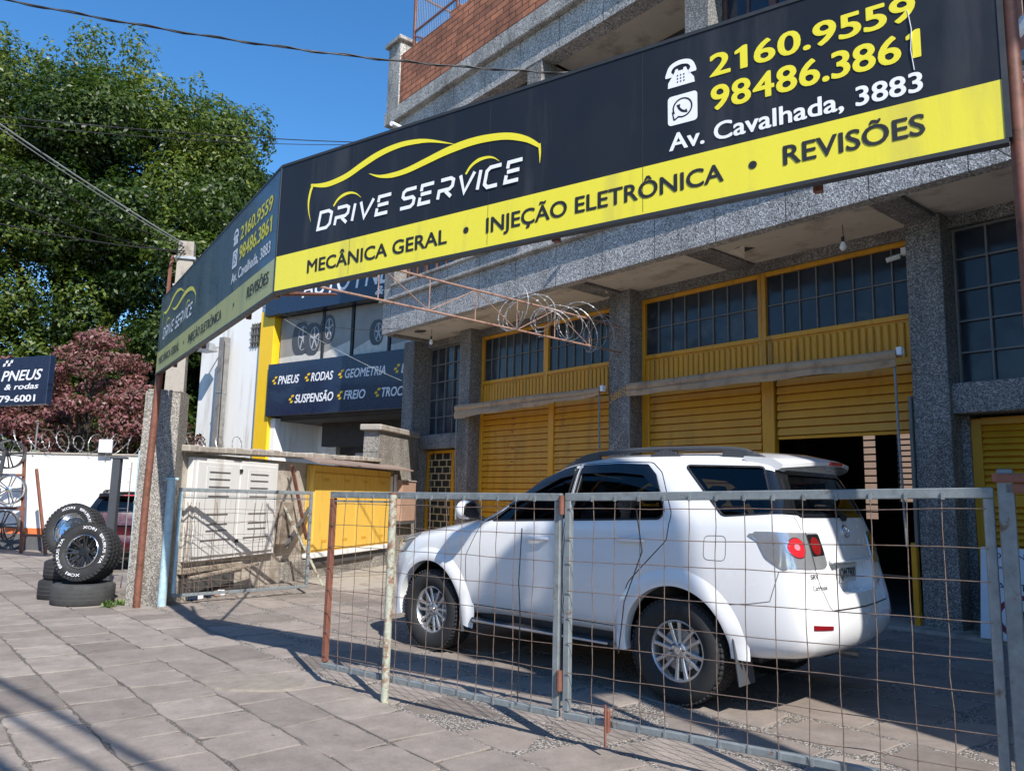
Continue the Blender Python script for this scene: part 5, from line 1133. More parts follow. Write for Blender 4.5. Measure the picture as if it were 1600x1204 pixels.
def make_wheel(parent, x, y, s):
    w_ = bpy.data.objects.new("wheel", None); link(w_, parent, (x, y, .39)); w_.rotation_euler = (0, R(rnd.uniform(0, 60)), 0 if s < 0 else R(180))
    tyre_mb(.39, .255, .226, 60, 1, False).build("tyre", 'rubber', w_, smooth=40); spoke_rim(.222, .092, 6, True, 'alloy').build("rim", 'alloy', w_, smooth=35)
    m = MB(); m.lathe([(0, -.02), (.205, -.02), (.205, .09), (0, .09)], 32); m.build("brake_drum", 'blackplastic', w_)
    m = MB(); m.lathe([(0, -.040), (.155, -.040), (.155, -.022), (0, -.022)], 32); m.build("brake_disc", 'steel', w_)
    m = MB(); m.lathe([(0, -.086), (.026, -.084), (.032, -.072), (0, -.07)], 20); m.build("hub_cap", 'chrome', w_, smooth=40); m = MB()
    for k in range(6): a = 2 * math.pi * (k + .5) / 6; m.tube([(.052 * math.cos(a), -.095, .052 * math.sin(a)), (.052 * math.cos(a), -.06, .052 * math.sin(a))], .0095, 6)
    m.build("wheel_nuts", 'greyplastic', w_); return w_
for x in (0, 2.75):
    for s in (-1, 1): make_wheel(car, x, s * .775, s)
# ------------------------------------------------------------------ neighbouring tyre shop behind the wall
NO = Vector((-7.2, 23.6, 0)); NR = math.atan2(-.565, .825)
ns = thing("tyre_shop_building", "white and yellow neighbouring tyre shop with dark blue frontage behind the wall", "building", NO, NR)
def npart(name, mat, *b, c=.01): m = MB(); [m.box(*q, c) for q in b]; return m.build(name, mat, ns)
npart("white_wall", 'whitewall', (-3.92, -.66, 0, .25, -.1, 9.2)); npart("yellow_pier", 'ybright', (-.66, -.02, -.2, .3, -.1, 7.02))
npart("side_wall", 'whitewall', (-3.92, -3.67, .25, 9, -.1, 9.2), c=0); npart("rear_wall", 'whitewall', (-3.92, 13, 9, 9.25, -.1, 9.2), c=0); npart("roof_slab", 'concrete', (-3.9, 13, .3, 9, 8.9, 9.1), c=0)
npart("entrance_side_wall", 'whitewall', (-.02, .2, -.1, 6, -.1, 3.7)); npart("entrance_return_wall", 'whitewall', (.2, 1.05, 1.6, 1.8, -.1, 3.6)); npart("entrance_back_wall", 'dark', (1.05, 13, 4.5, 4.7, -.1, 3.7), c=0); npart("entrance_ceiling", 'dark', (-.02, 13, .1, 8, 3.62, 3.72), c=0)
npart("entrance_beam", 'darkwall', (1.05, 13, 1.0, 1.3, 2.9, 3.62), c=0); npart("steel_shelf", 'steel', (2.4, 9, 1.1, 1.18, 2.62, 2.70)); npart("floor", 'concrete', (-.02, 13, .0, 8, -.1, .02), c=0)
sw_ = MB(); sw_.box(-1.32, -.70, -.03, .02, 6.02, 6.75); sw = sw_.build("window", 'dark', ns); m = MB()
for i in range(5): x = -1.27 + i * .13; m.box(x - .015, x + .015, -.06, -.04, 6.0, 6.77)
for z in (6.15, 6.4, 6.62): m.box(-1.33, -.69, -.075, -.06, z - .012, z + .012)
m.build("bars", 'sash', sw); npart("corner_strip", 'greyplastic', (-.72, -.655, -.03, .0, 5.9, 9.2))
def picture(ua, ub, kind):
    """upper window: a photograph of wheels printed on film behind the glass, built as a flat print"""
    m = MB(); y = .012; m.box(ua, ub, .02, .06, 5.34, 6.80); f = m.build("display_window", plain("print_grey", (.30, .285, .265), .5, var=.25, scale=1.2), ns)
    q = MB(); q.cur = 1; flat(q, [(ua, 5.34), (ub, 5.34), (ub, 5.62 + .2 * kind), (ua, 5.55)], y)
    cs = [((ua + ub) / 2 + .10, 6.08, .50), ((ua + ub) / 2 + .62, 6.02, .48)] if kind == 0 else [((ua + ub) / 2 - .35, 6.25, .42)] if kind == 1 else [((ua + ub) / 2 + .3, 5.95, .36)]
    for i, (cx, cz, r_) in enumerate(cs):
        yy = y - .002 * (i + 1) * 4; q.cur = 0; P = [(cx - r_ * .35 + r_ * .62 * math.cos(a), cz + r_ * math.sin(a)) for a in [2 * math.pi * k / 28 for k in range(28)]]; flat(q, P, yy)
        flat(q, [(cx - r_ * .35, cz - r_), (cx + .05, cz - r_), (cx + .05, cz + r_), (cx - r_ * .35, cz + r_)], yy - .0005); q.cur = 0; flat(q, [(cx + r_ * .55 * math.cos(a), cz + r_ * .99 * math.sin(a)) for a in [2 * math.pi * k / 28 for k in range(28)]], yy - .001)
        q.cur = 2; ribbon(q, [(cx + r_ * .40 * math.cos(a), cz + r_ * .72 * math.sin(a)) for a in [2 * math.pi * k / 28 for k in range(28)]], .02, yy - .002, True)
        for k in range(5): a = 2 * math.pi * k / 5 + .4; ribbon(q, [(cx, cz), (cx + r_ * .38 * math.cos(a), cz + r_ * .7 * math.sin(a))], .05, yy - .003 - .0003 * k)
    q.build("printed_picture", ['greyplastic', plain("print_pale", (.62, .58, .52), .5, var=.2), plain("print_silver", (.42, .42, .43), .5, var=.1)], f, fix=False)
for a, b, k in ((.06, 1.92, 0), (2.02, 3.10, 1), (3.25, 4.55, 2), (4.68, 7.2, 1), (7.3, 9.5, 2)): picture(a, b, k)
for x in (1.97, 3.175, 4.615, 7.25): npart("mullion", 'blackplastic', (x - .05, x + .05, -.02, .06, 5.325, 6.81))
npart("upper_wall", 'greybase', (-.02, 13, .06, .3, 3.7, 8.9), c=0)
sg = thing("shop_sign", "dark blue shop frontage sign listing tyre services in white italics", "sign", NO, NR)
m = MB(); m.box(-.06, 12.5, -.28, .0, 3.74, 5.32, .01); m.build("sign_box", 'navy', sg)
def service(body, x0, x1, base, cap, dim=False):
    text(body, x0 + .22, x1, base, cap, 'white_ink', sg, y=-.286, shear=.22, offset=.024); m = MB(); z = base + cap * .5
    for i, (dx, dz) in enumerate(((.10, .09), (.0, 0), (.06, -.08))): m.cur = 0; flat(m, [(x0 + dx - .05, z + dz - .03), (x0 + dx + .05, z + dz - .035), (x0 + dx + .09, z + dz + .03), (x0 + dx - .01, z + dz + .035)], -.287 - .0004 * i)
    m.build("arrow_mark", 'ybright', sg, fix=False)
service("PNEUS", .22, 1.38, 4.68, .25); service("RODAS", 1.66, 2.80, 4.68, .25); service("GEOMETRIA", 3.05, 4.82, 4.68, .25); service("BALANCEAMENTO", 5.15, 7.9, 4.68, .25)
service("SUSPENSÃO", 1.02, 2.85, 4.08, .25); service("FREIO", 3.05, 4.10, 4.08, .25); service("TROCA DE ÓLEO", 4.48, 6.9, 4.08, .25)
s2 = thing("shop_sign", "upper dark blue sign with large white italic letters, mostly hidden by the billboard", "sign", NO, NR)
m = MB(); m.box(-.3, 12, -.35, .0, 6.82, 9.3, .01); m.build("sign_box", 'navy', s2); text("AUTO PNEUS", 1.35, 5.7, 7.2, .66, 'white_ink', s2, y=-.356, shear=.22, offset=.012); text("&", 4.35, 4.68, 6.9, .24, 'white_ink', s2, y=-.356, shear=.2)
gp = thing("steel_mast", "grey square mast standing close to the white shop wall", "mast", NO + Vector((-.825 * 2.2 - .565 * .35, .565 * 2.2 - .825 * .35, 0)), NR)
m = MB(); m.box(-.13, .13, -.12, .12, 0, 6.35, .01); m.build("shaft", plain("mast_grey", (.23, .22, .21), .8, var=.3, dirt=(.12, .11, .1), dirt_amt=.3), gp); m = MB(); m.box(-.14, .14, -.13, .13, 4.55, 4.60); m.build("collar", 'steel', gp); m = MB(); m.tube([(.16, -.1, .1), (.17, -.1, 3.2), (.15, -.1, 5.5), (.12, -.1, 6.2)], .018, 6); m.build("conduit", 'blackplastic', gp)
lp = thing("flood_lamp", "small grey flood lamp beside the top of the mast on the shop wall", "lamp", NO + Vector((-.825 * 2.75 - .565 * .5, .565 * 2.75 - .825 * .5, 5.9)), NR)
m = MB(); m.add([(-.32, -.25, 0), (.32, -.25, 0), (.30, .1, 0), (-.30, .1, 0), (-.14, -.12, .28), (.14, -.12, .28), (.14, .06, .28), (-.14, .06, .28)], [(3, 2, 1, 0), (4, 5, 6, 7), (0, 1, 5, 4), (1, 2, 6, 5), (2, 3, 7, 6), (3, 0, 4, 7)]); m.build("shade", 'steel', lp); m = MB(); m.beam((0, .05, .2), (0, .5, .2), .04); m.build("bracket", 'steel', lp)

# ------------------------------------------------------------------ left background: white wall, razor wire, rack, wheels, sign, red car
ww = thing("white_wall", "white yard wall with orange stripe and dark grey foot behind the tyre stack", "wall", (-10.6, 19.0, 0))
m = MB(); m.box(-9, 4.1, 0, .2, .52, 2.28); m.build("wall_body", 'whitewall', ww); m = MB(); m.box(-9, 4.1, -.012, .2, .38, .52); m.build("orange_stripe", 'orange', ww); m = MB(); m.box(-9, 4.1, -.016, .2, -.1, .38); m.build("grey_foot", 'greybase', ww); m = MB(); m.box(-9, 4.1, -.03, .23, 2.28, 2.33, .01); m.build("coping", 'concrete', ww)
m = MB(); coil(m, (-9, .1, 2.55), (4.1, .1, 2.55), 34, .24, 5, .007, True)
tag(m.build("razor_wire", 'razor', None, loc=(-10.6, 19.0, 0), fix=False), "long coil of bright razor wire along the top of the white yard wall", "razor wire")
m = MB(); m.box(-.16, .16, -.03, .03, 0, .32, .01); pl9 = thing("warning_plate", "small pale plate hanging in the razor wire above the white wall", "plate", (-9.75, 18.85, 2.34)); m.build("plate", 'board', pl9); m = MB(); m.tube([(0, .04, -.1), (0, .04, .4)], .012, 6); m.build("stake", 'steel', pl9)
for i, x in enumerate((-8.45, -11.6)):
    m = MB(); m.tube([(0, 0, 0), (0, 0, .75)], .02, 6); m.tube([(0, 0, .7), (.0, -.1, .78)], .018, 6); tag(m.build("wire_stake", 'steel', None, loc=(x, 19.12, 2.3)), ("steel stake holding the razor wire right of the pale plate", "steel stake holding the razor wire above the wheel rack")[i], "stake")
# the two trees
def leaves(mb_v, mb_f, tints, centers, n, size, rg, flat_=.55):
    for (cx, cy, cz, rx, ry, rz, wt, tb) in centers:
        k = int(n * wt); u_ = np.array([rg.normal(size=3) for _ in range(1)]) if False else rg.normal(size=(k, 3)); u_ /= np.linalg.norm(u_, axis=1)[:, None]
        rad = (.62 + .42 * rg.random(k) ** .6)[:, None] * (1 + .16 * np.sin(u_[:, :1] * 7 + cx * 3) + .14 * np.sin(u_[:, 2:3] * 9 + cz * 2))
        P = np.array([cx, cy, cz]) + u_ * rad * np.array([rx, ry, rz]); nr = u_ + rg.normal(size=(k, 3)) * flat_ + np.array([0, -.1, .35]); nr /= np.linalg.norm(nr, axis=1)[:, None]
        a = np.cross(nr, rg.normal(size=(k, 3))); a /= np.linalg.norm(a, axis=1)[:, None]; b = np.cross(nr, a); L = size * (.65 + .7 * rg.random(k))[:, None]; W_ = L * .48
        fold = nr * L * .12
        q = np.stack([P - a * L * .5, P + b * W_ * .5 + fold, P + a * L * .5, P - b * W_ * .5 + fold], 1); o = sum(len(v) for v in mb_v) // 1
        mb_v.append(q.reshape(-1, 3)); tints.append(np.clip(tb + rg.normal(size=k) * .15, 0, 1))
def tree(name, label, cat, loc, blobs, n, size, mat, trunk, seed, group=None):
    rg = np.random.default_rng(seed); t = thing(name, label, cat, loc, 0, group); V, F, T = [], [], []; leaves(V, F, T, blobs, n, size, rg)
    v = np.concatenate(V); k = len(v) // 4; me = bpy.data.meshes.new("crown"); me.vertices.add(len(v)); me.vertices.foreach_set("co", v.astype('f').ravel()); me.loops.add(4 * k); me.loops.foreach_set("vertex_index", np.arange(4 * k, dtype='i')); me.polygons.add(k); me.polygons.foreach_set("loop_start", np.arange(0, 4 * k, 4, dtype='i')); me.polygons.foreach_set("loop_total", np.full(k, 4, 'i'))
    me.materials.append(mat); at = me.attributes.new("tint", 'FLOAT', 'FACE'); at.data.foreach_set("value", np.concatenate(T).astype('f')); me.update(calc_edges=True); link(bpy.data.objects.new("crown", me), t)
    m = MB(); r2 = random.Random(seed)
    m.tube([(0, 0, -.2), (.05, 0, trunk[0] * .5), (0, .05, trunk[0])], [trunk[1] * 1.3, trunk[1], trunk[1] * .8], 10)
    for b in blobs[::max(1, len(blobs) // 14)]:
        q = Vector((b[0], b[1], b[2])); m.tube([(0, .02, trunk[0] * .9), Vector((0, 0, trunk[0])).lerp(q, .5) + Vector((0, 0, .4)), q], [trunk[1] * .5, trunk[1] * .28, trunk[1] * .08], 6)
    m.build("trunk", 'bark', t, smooth=50); return t
MAT['ficus'] = leafmat("ficus_leaves", [(.013, .030, .007), (.034, .064, .012), (.074, .114, .018), (.14, .18, .03), (.25, .27, .055)])
MAT['redleaf'] = leafmat("red_brown_leaves", [(.035, .026, .02), (.17, .105, .085), (.25, .09, .10), (.30, .14, .145), (.17, .16, .09)], .3)
r3 = random.Random(21); blobs = []
sg_ = lambda v, p: math.copysign(abs(v) ** p, v)
for i in range(210):
    a = r3.uniform(0, 2 * math.pi); el = math.asin(r3.uniform(-.8, 1)); k = r3.uniform(.80, 1.0)
    if math.sin(a) > .35: continue
    x, y, z = 8.3 * k * sg_(math.cos(a), .8) * sg_(math.cos(el), .55), 5.6 * k * math.sin(a) * sg_(math.cos(el), .6), 10.6 + 8.7 * k * sg_(math.sin(el), .75)
    if x > 3: z = min(z, 20.2 - .55 * (x - 3) - .10 * (x - 3) ** 2)
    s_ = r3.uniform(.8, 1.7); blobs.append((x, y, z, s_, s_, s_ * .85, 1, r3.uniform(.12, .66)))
for i in range(60): blobs.append((r3.uniform(-8, 7.5), r3.uniform(-2, 1), r3.uniform(3, 17.5), 2.0, 1.5, 2.0, .55, .05))  # inner clumps darkest: shade inside the crown put into the leaf tint
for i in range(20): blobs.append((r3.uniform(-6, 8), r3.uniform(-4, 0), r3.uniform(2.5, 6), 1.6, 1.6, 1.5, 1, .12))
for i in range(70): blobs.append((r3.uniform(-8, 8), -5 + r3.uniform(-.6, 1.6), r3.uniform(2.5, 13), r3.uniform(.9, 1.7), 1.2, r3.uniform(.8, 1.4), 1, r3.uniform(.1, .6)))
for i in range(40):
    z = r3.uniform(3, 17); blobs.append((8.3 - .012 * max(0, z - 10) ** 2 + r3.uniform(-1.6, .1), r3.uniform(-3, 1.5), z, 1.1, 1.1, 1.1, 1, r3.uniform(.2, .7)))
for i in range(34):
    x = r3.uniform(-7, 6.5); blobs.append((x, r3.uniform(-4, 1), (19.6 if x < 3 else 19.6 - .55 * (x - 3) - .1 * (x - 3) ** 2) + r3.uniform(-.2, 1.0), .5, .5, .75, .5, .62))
tot = sum(b[6] * b[3] ** 2 for b in blobs); blobs = [b[:6] + (b[6] * b[3] ** 2 / tot, b[7]) for b in blobs]
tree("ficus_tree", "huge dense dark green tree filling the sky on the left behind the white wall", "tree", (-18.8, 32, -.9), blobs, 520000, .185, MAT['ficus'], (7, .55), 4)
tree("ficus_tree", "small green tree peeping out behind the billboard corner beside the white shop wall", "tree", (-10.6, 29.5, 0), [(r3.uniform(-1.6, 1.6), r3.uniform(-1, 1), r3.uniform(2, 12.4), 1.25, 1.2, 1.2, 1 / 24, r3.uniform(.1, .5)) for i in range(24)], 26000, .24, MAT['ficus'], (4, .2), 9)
blobs = []
for i in range(95):
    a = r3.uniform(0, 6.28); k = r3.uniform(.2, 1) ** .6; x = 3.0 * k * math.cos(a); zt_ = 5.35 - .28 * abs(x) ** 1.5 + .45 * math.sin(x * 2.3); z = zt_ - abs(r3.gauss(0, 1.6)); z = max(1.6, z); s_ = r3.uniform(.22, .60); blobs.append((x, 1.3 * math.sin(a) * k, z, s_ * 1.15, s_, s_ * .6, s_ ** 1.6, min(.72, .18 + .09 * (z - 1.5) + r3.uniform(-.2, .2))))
tot = sum(b[6] for b in blobs); blobs = [b[:6] + (b[6] / tot, b[7]) for b in blobs]
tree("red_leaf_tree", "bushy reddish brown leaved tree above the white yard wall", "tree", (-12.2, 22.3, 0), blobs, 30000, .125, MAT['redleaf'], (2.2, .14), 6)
tree("red_leaf_shrub", "lower copper coloured shrub left of the bushy red tree behind the wheel rack", "shrub", (-16.2, 21.6, 0), [(r3.uniform(-1.4, 1.4), r3.uniform(-.6, .6), r3.uniform(2.0, 4.2), r3.uniform(.35, .7), .6, .45, 1 / 22, r3.uniform(.15, .6)) for i in range(22)], 9000, .13, MAT['redleaf'], (1.5, .09), 8)
# palm-like plant at the wall
m = MB()
for i in range(16):
    a = r3.uniform(0, 6.28); L = r3.uniform(.8, 1.3); P = [Vector((math.cos(a) * L * t, math.sin(a) * L * t * .5, .9 * L * t * (1.25 - t))) for t in (0, .3, .6, 1)]
    for p, q in zip(P, P[1:]):
        sd = (q - p).cross(Vector((0, 0, 1))).normalized() * .06; m.add([p - sd, q - sd * .8, q + sd * .8, p + sd], [(0, 1, 2, 3)])
lt = tag(m.build("spiky_plant", plain("dusty_green_leaf", (.13, .17, .10), .6, var=.3), None, loc=(-11.9, 19.6, 1.95), fix=False), "spiky green plant peeking over the white wall beside the wheel rack", "plant")
# utility pole and cables
up_ = thing("utility_pole", "slender pale concrete utility pole with cable bundle behind the aggregate pillar", "utility pole", (-5.30, 12.2, 0), R(15))
m = MB(); m.add([(x, y, z) for z, k in ((0, .17), (5.45, .115)) for x, y in ((-k, -k), (k, -k), (k, k), (-k, k))], [(0, 1, 5, 4), (1, 2, 6, 5), (2, 3, 7, 6), (3, 0, 4, 7), (4, 5, 6, 7)]); m.build("shaft", 'concrete', up_)
m = MB(); m.tube([(-.22, -.1, 3.2), (-.21, -.1, 5.0), (-.18, -.08, 5.2)], .03, 6); m.build("conduit", 'rust', up_)
m = MB(); m.box(-.16, .16, -.15, .15, 5.15, 5.19); m.box(-.15, .15, -.14, .14, 4.7, 4.73); m.build("band", 'steel', up_)
TOPP = Vector((-5.30, 12.15, 5.40))
for k, (lab, e, s_, r_, mt) in enumerate((("pale thick cable rising from the pole top to the upper left edge", (-6.45, 8.5, 5.96), .05, .010, 'cablelt'), ("thin black cable just below the pale one running up left from the pole", (-6.38, 8.5, 5.41), .08, .009, 'cable'), ("lowest black cable from the pole drooping to the left edge", (-6.65, 9.0, 4.75), .10, .009, 'cable'), ("second black cable drooping left in front of the big tree", (-6.74, 9.0, 5.2), .16, .008, 'cable'))):
    m = MB(); q = TOPP + Vector((.02 * k, 0, -.05 * k)); dv = Vector(e) - q; m.tube([p - q for p in sag(q, q + dv * 1.15, s_)], r_, 6)
    if k == 0: m.tube([p - q + Vector((.0, .0, -.03)) for p in sag(q, q + dv * 1.15, s_ * 1.5)], r_ * .6, 5)
    tag(m.build("overhead_cable", mt, None, loc=q, smooth=60), lab, "cable", "cables fanning out from the utility pole")
def cable(lab, p, q, s_, r_, mat='cable', twist=False, group="long overhead wires"):
    p, q = Vector(p), Vector(q); m = MB(); P = [a - p for a in sag(p, q, s_, 60 if twist else 20)]; m.tube(P, r_, 6)
    if twist: m.tube([a + Vector((0, math.cos(i * 1.1) * r_ * 1.5, math.sin(i * 1.1) * r_ * 1.5)) for i, a in enumerate(P)], r_ * .8, 5)
    return tag(m.build("overhead_cable", mat, None, loc=p, smooth=60), lab, "cable", group)
cable("twisted black wire crossing the sky from the upper left to the workshop parapet", (-7.0, 7.9, 7.05), (.87, 10.5, 7.56), .22, .011, 'cable', True)
cable("thin black wire passing in front of the big tree to the billboard top", (-8.2, 9.4, 6.3), (-3.19, 17.0, 9.5), .10, .010)
cable("second thin wire just under the one ending at the billboard top", (-8.2, 9.4, 6.22), (-3.19, 17.0, 9.46), .16, .007)
cable("thin pale wire hanging in front of the dark blue tyre shop sign", (-4.55, 15.2, 4.9), (-2.2, 15.4, 3.75), .06, .005, 'cablelt')
cable("thin wire sagging below the billboard past the shop display windows", (-5.2, 14.4, 5.15), (-2.35, 16.0, 4.95), .25, .005)
cable("loose black wire hanging from the fascia beside the right post", (4.15, 7.15, 5.55), (5.15, 6.75, 4.75), .38, .008, group="")
# hanging bulbs and wall camera
for lab, (u_, n_) in (("white bulb hanging from the soffit above the half open shutter", (-.71, -.42)), ("white bulb hanging from the soffit near the left end of the facade", (-10.33, -.57))):
    b_ = thing("light_bulb", lab, "bulb", bw(u_, n_, 4.95), 0, "bulbs under the soffit"); m = MB(); m.tube([(0, 0, .30), (.01, 0, .12)], .005, 5); m.build("flex", 'cable', b_); m = MB(); m.tube([(0, 0, .06), (0, 0, .13)], .022, 10); m.build("holder", 'blackplastic', b_)
    m = MB(); m.lathe([(0, -.06), (.025, -.055), (.042, -.03), (.045, -.005), (.032, .03), (.022, .06), (0, .06)], 16); o = m.build("globe", 'bulb', b_, smooth=50); o.rotation_euler = (R(90), 0, 0)
sc_ = thing("security_camera", "white bullet camera fixed at the top right of the window over the shutter", "camera", bw(-.32, .30, 4.86), BR)
m = MB(); m.M = Matrix.Rotation(R(20), 4, 'Z'); m.tube([(-.12, -.10, -.05), (.03, -.05, .0)], .035, 12); m.build("body", 'bulb', sc_, smooth=40); m = MB(); m.beam((.0, -.05, 0), (.08, .03, .06), .02); m.box(.06, .14, -.02, .05, .02, .12); m.build("bracket", 'bulb', sc_)
mc = thing("security_camera", "small white camera under the billboard in front of the fascia ledge", "camera", bw(-4.95, -1.32, 6.12), BR); m = MB(); m.tube([(-.09, -.03, 0), (.06, .0, .03)], .03, 10); m.build("body", 'bulb', mc, smooth=40); m = MB(); m.beam((.03, 0, .02), (.1, .1, .05), .02); m.build("bracket", 'bulb', mc)
# leaning board
lb = thing("leaning_board", "white notice board with dark ring leaning against the louvre door", "board", bw(1.10, -.36, .05), BR)
BM = Matrix.Rotation(R(-9), 4, 'X'); m = MB(); m.M = BM; m.box(-.42, .62, -.012, .012, 0, 1.02, .005); m.build("panel", 'board', lb)
def btext(s_, x0, x1, z, c_, mt='boardink'): o = text(s_, x0, x1, z, c_, mt, lb, y=-.0145, offset=.0); o.matrix_local = BM; return o
btext("40 ANOS", -.34, .22, .90, .06); btext("4x", -.30, -.18, .78, .05); btext("SANTANA", -.33, .40, .555, .075); m = MB(); m.M = BM
ribbon(m, [(.10 + .34 * math.cos(a), .26 + .23 * math.sin(a)) for a in [2 * math.pi * k / 40 for k in range(40)]], .055, -.0145, True); m.build("ring_mark", 'boardred', lb, fix=False); m = MB(); m.M = BM; flat(m, rrect(-.06, .5, .22, .34, .02), -.016); m.build("dark_block", 'boardink', lb, fix=False)
# electrical fittings near the right sign post
ef = thing("cable_bracket", "cluster of pale insulators and wires on the right billboard post", "bracket", (2.40, 3.45, 3.62), SR)
m = MB(); m.beam((-.35, -.1, -.1), (.4, -.1, .02), .05, .05); m.build("arm", 'steel', ef)
for i, z in enumerate((-.32, -.18, .06)): m = MB(); m.tube([(-.13 + .05 * i, -.12, z), (-.08 + .05 * i, -.12, z + .07)], .03, 8); m.build("insulator", 'bulb', ef)
m = MB(); m.tube(crom([(-.1, -.12, .2), (-.16, -.13, .0), (-.1, -.12, -.2), (-.12, -.12, -.45)], 5), .008, 5); m.tube(crom([(-.05, -.12, .3), (-.1, -.12, .1), (-.02, -.13, -.15)], 5), .012, 5); m.build("wires", 'cable', ef)

# tyre stack
def wheel_standing(name, lab, loc, rz, tilt, Ro, wd, ri, style, letters, seed):
    t = thing(name, lab, "wheel", loc, rz, "wheels of the tyre display"); t.rotation_euler = (R(tilt), 0, rz)
    tyre_mb(Ro, wd, ri, 44, seed).build("tyre", 'rubber', t, smooth=40)
    if style == 'black':
        m = MB(); f = -wd / 2; m.lathe([(ri + .004, f + .004), (ri + .008, f + .012), (ri - .006, f + .03), (ri - .02, f + .11), (ri - .03, f + .11), (ri - .02, f + .02), (ri - .004, f)], 48, True); rim = m.build("rim", 'chrome', t, smooth=40); m = MB()
        for k in range(8):
            for sg_ in (-1, 1): a = 2 * math.pi * k / 8 + sg_ * .14; a2 = 2 * math.pi * k / 8 + sg_ * .06; m.beam((.06 * math.cos(a2), f + .075, .06 * math.sin(a2)), ((ri - .012) * math.cos(a), f + .03, (ri - .012) * math.sin(a)), .024, .026, (0, 1, 0), .004)
        m.lathe([(0, f + .03), (.05, f + .03), (.058, f + .045), (.075, f + .06), (.075, f + .1), (0, f + .1)], 24); m.build("spokes", 'blackalloy', t, smooth=30)
        m = MB(); m.lathe([(0, f + .13), (ri - .02, f + .13), (ri - .02, f + .14), (0, f + .14)], 32); m.build("backing", 'dark', t); m = MB()
        for k in range(8): a = 2 * math.pi * (k + .5) / 8; m.lathe([(0, 0), (.01, 0), (.01, .02), (0, .02)], 6); n_ = 24; m.v[-n_:] = [p + Vector(((ri + .0) * math.cos(a) * .93, f + .004, (ri) * math.sin(a) * .93)) for p in m.v[-n_:]]
        m.build("rim_bolts", 'alloy', t)
    else:
        m = MB(); f = -wd / 2; m.lathe([(ri + .006, f), (ri + .008, f + .012), (ri - .01, f + .03), (ri - .03, f + .10), (.07, f + .115), (.06, f + .09), (0, f + .09)], 48); m.build("rim", 'chrome', t, smooth=40); m = MB()
        for k in range(12): a = 2 * math.pi * k / 12; m.tube([(.13 * math.cos(a), f + .100, .13 * math.sin(a)), (.13 * math.cos(a), f + .108, .13 * math.sin(a))], .014, 8)
        m.build("vent_holes", 'dark', t)
    if letters:      # raised white letters wrapped round the side wall
        for body, a0, span, cap in letters:
            o = text(body, 0, 1, 0, 1, 'white_ink', t, offset=.02); rm = Ro * .80
            for v in o.data.vertices:
                th = R(a0) - (v.co.x - .5) * R(span); rr_ = rm - cap / 2 + v.co.z * cap; yy = -wd / 2 * 1.045 - .003 - .004 * (1 - abs(rr_ - rm) / .05); v.co = (rr_ * math.cos(th), yy, rr_ * math.sin(th))
            o.data.update()
    return t
def flat_tyre(lab, loc, Ro, wd, ri, seed, mat='rubber_old'):
    t = thing("tyre", lab, "tyre", loc, R(seed * 40), "bare tyres under the display"); o = tyre_mb(Ro, wd, ri, 0, seed).build("carcass", mat, t, smooth=40); o.rotation_euler = (R(90), 0, 0)
    m = MB()
    for y in (-.05, 0, .05): m.lathe([(Ro - .007, y - .004), (Ro - .0065, y - .003), (Ro - .0065, y + .003), (Ro - .007, y + .004)], 48, True)
    g_ = m.build("groove", 'dark', t); g_.rotation_euler = (R(90), 0, 0); return t
flat_tyre("worn dusty tyre lying flat at the bottom front of the tyre stack", (-5.55, 10.52, .135), .385, .27, .21, 1); flat_tyre("black tyre lying flat behind the front one of the stack", (-6.03, 11.0, .13), .36, .26, .20, 2, 'rubber'); flat_tyre("upper black tyre lying on another one, mostly hidden by the mounted wheel", (-6.01, 11.02, .39), .34, .25, .20, 3, 'rubber')
fz = math.atan2(-.35, .94)
wheel_standing("mounted_wheel", "big off road tyre with white lettering on a black spoked rim, in front", (-5.53, 10.50, .655), R(-3), -12, .385, .30, .215, 'black', (("XORI", 80, 36, .036), ("BRUEUS T/A", 8, 76, .036), ("XORI", -98, 36, .036), ("BRUEUS T/A", 188, 76, .036)), 3)
wheel_standing("mounted_wheel", "second off road tyre with white lettering on a polished rim, behind the front wheel", (-6.03, 11.05, .90), R(-3), -14, .37, .28, .215, 'silver', (("XORI", 105, 36, .034), ("BRUEUS", 45, 52, .034)), 5)
# steel post behind the tyres and plants at the pillar foot
m = MB(); m.box(-.06, .06, -.05, .05, 0, 1.95, .005); m.box(-.10, .14, -.06, .06, 1.95, 1.98, .005); fp = thing("fence_post", "thin dark steel post with mesh strip behind the tyre stack", "post", (-6.05, 12.1, 0)); m.build("shaft", 'greyplastic', fp); m = MB()
for i in range(9): m.tube([(.08 + .0 * i, 0, .2 + .2 * i), (.22, 0, .2 + .2 * i)], .004, 4)
m.tube([(.22, 0, .1), (.22, 0, 1.9)], .008, 5); m.build("mesh_strip", 'steel', fp)
sv = thing("white_slat_post", "narrow pale vertical board between pillar and tyre stack", "post", (-5.06, 10.75, 0)); m = MB(); m.box(-.03, .03, -.03, .03, 0, 2.02, .004); m.build("board", 'galvb', sv); m = MB(); m.box(-.035, .035, -.035, .035, 1.3, 1.34); m.build("strap", 'steel', sv)
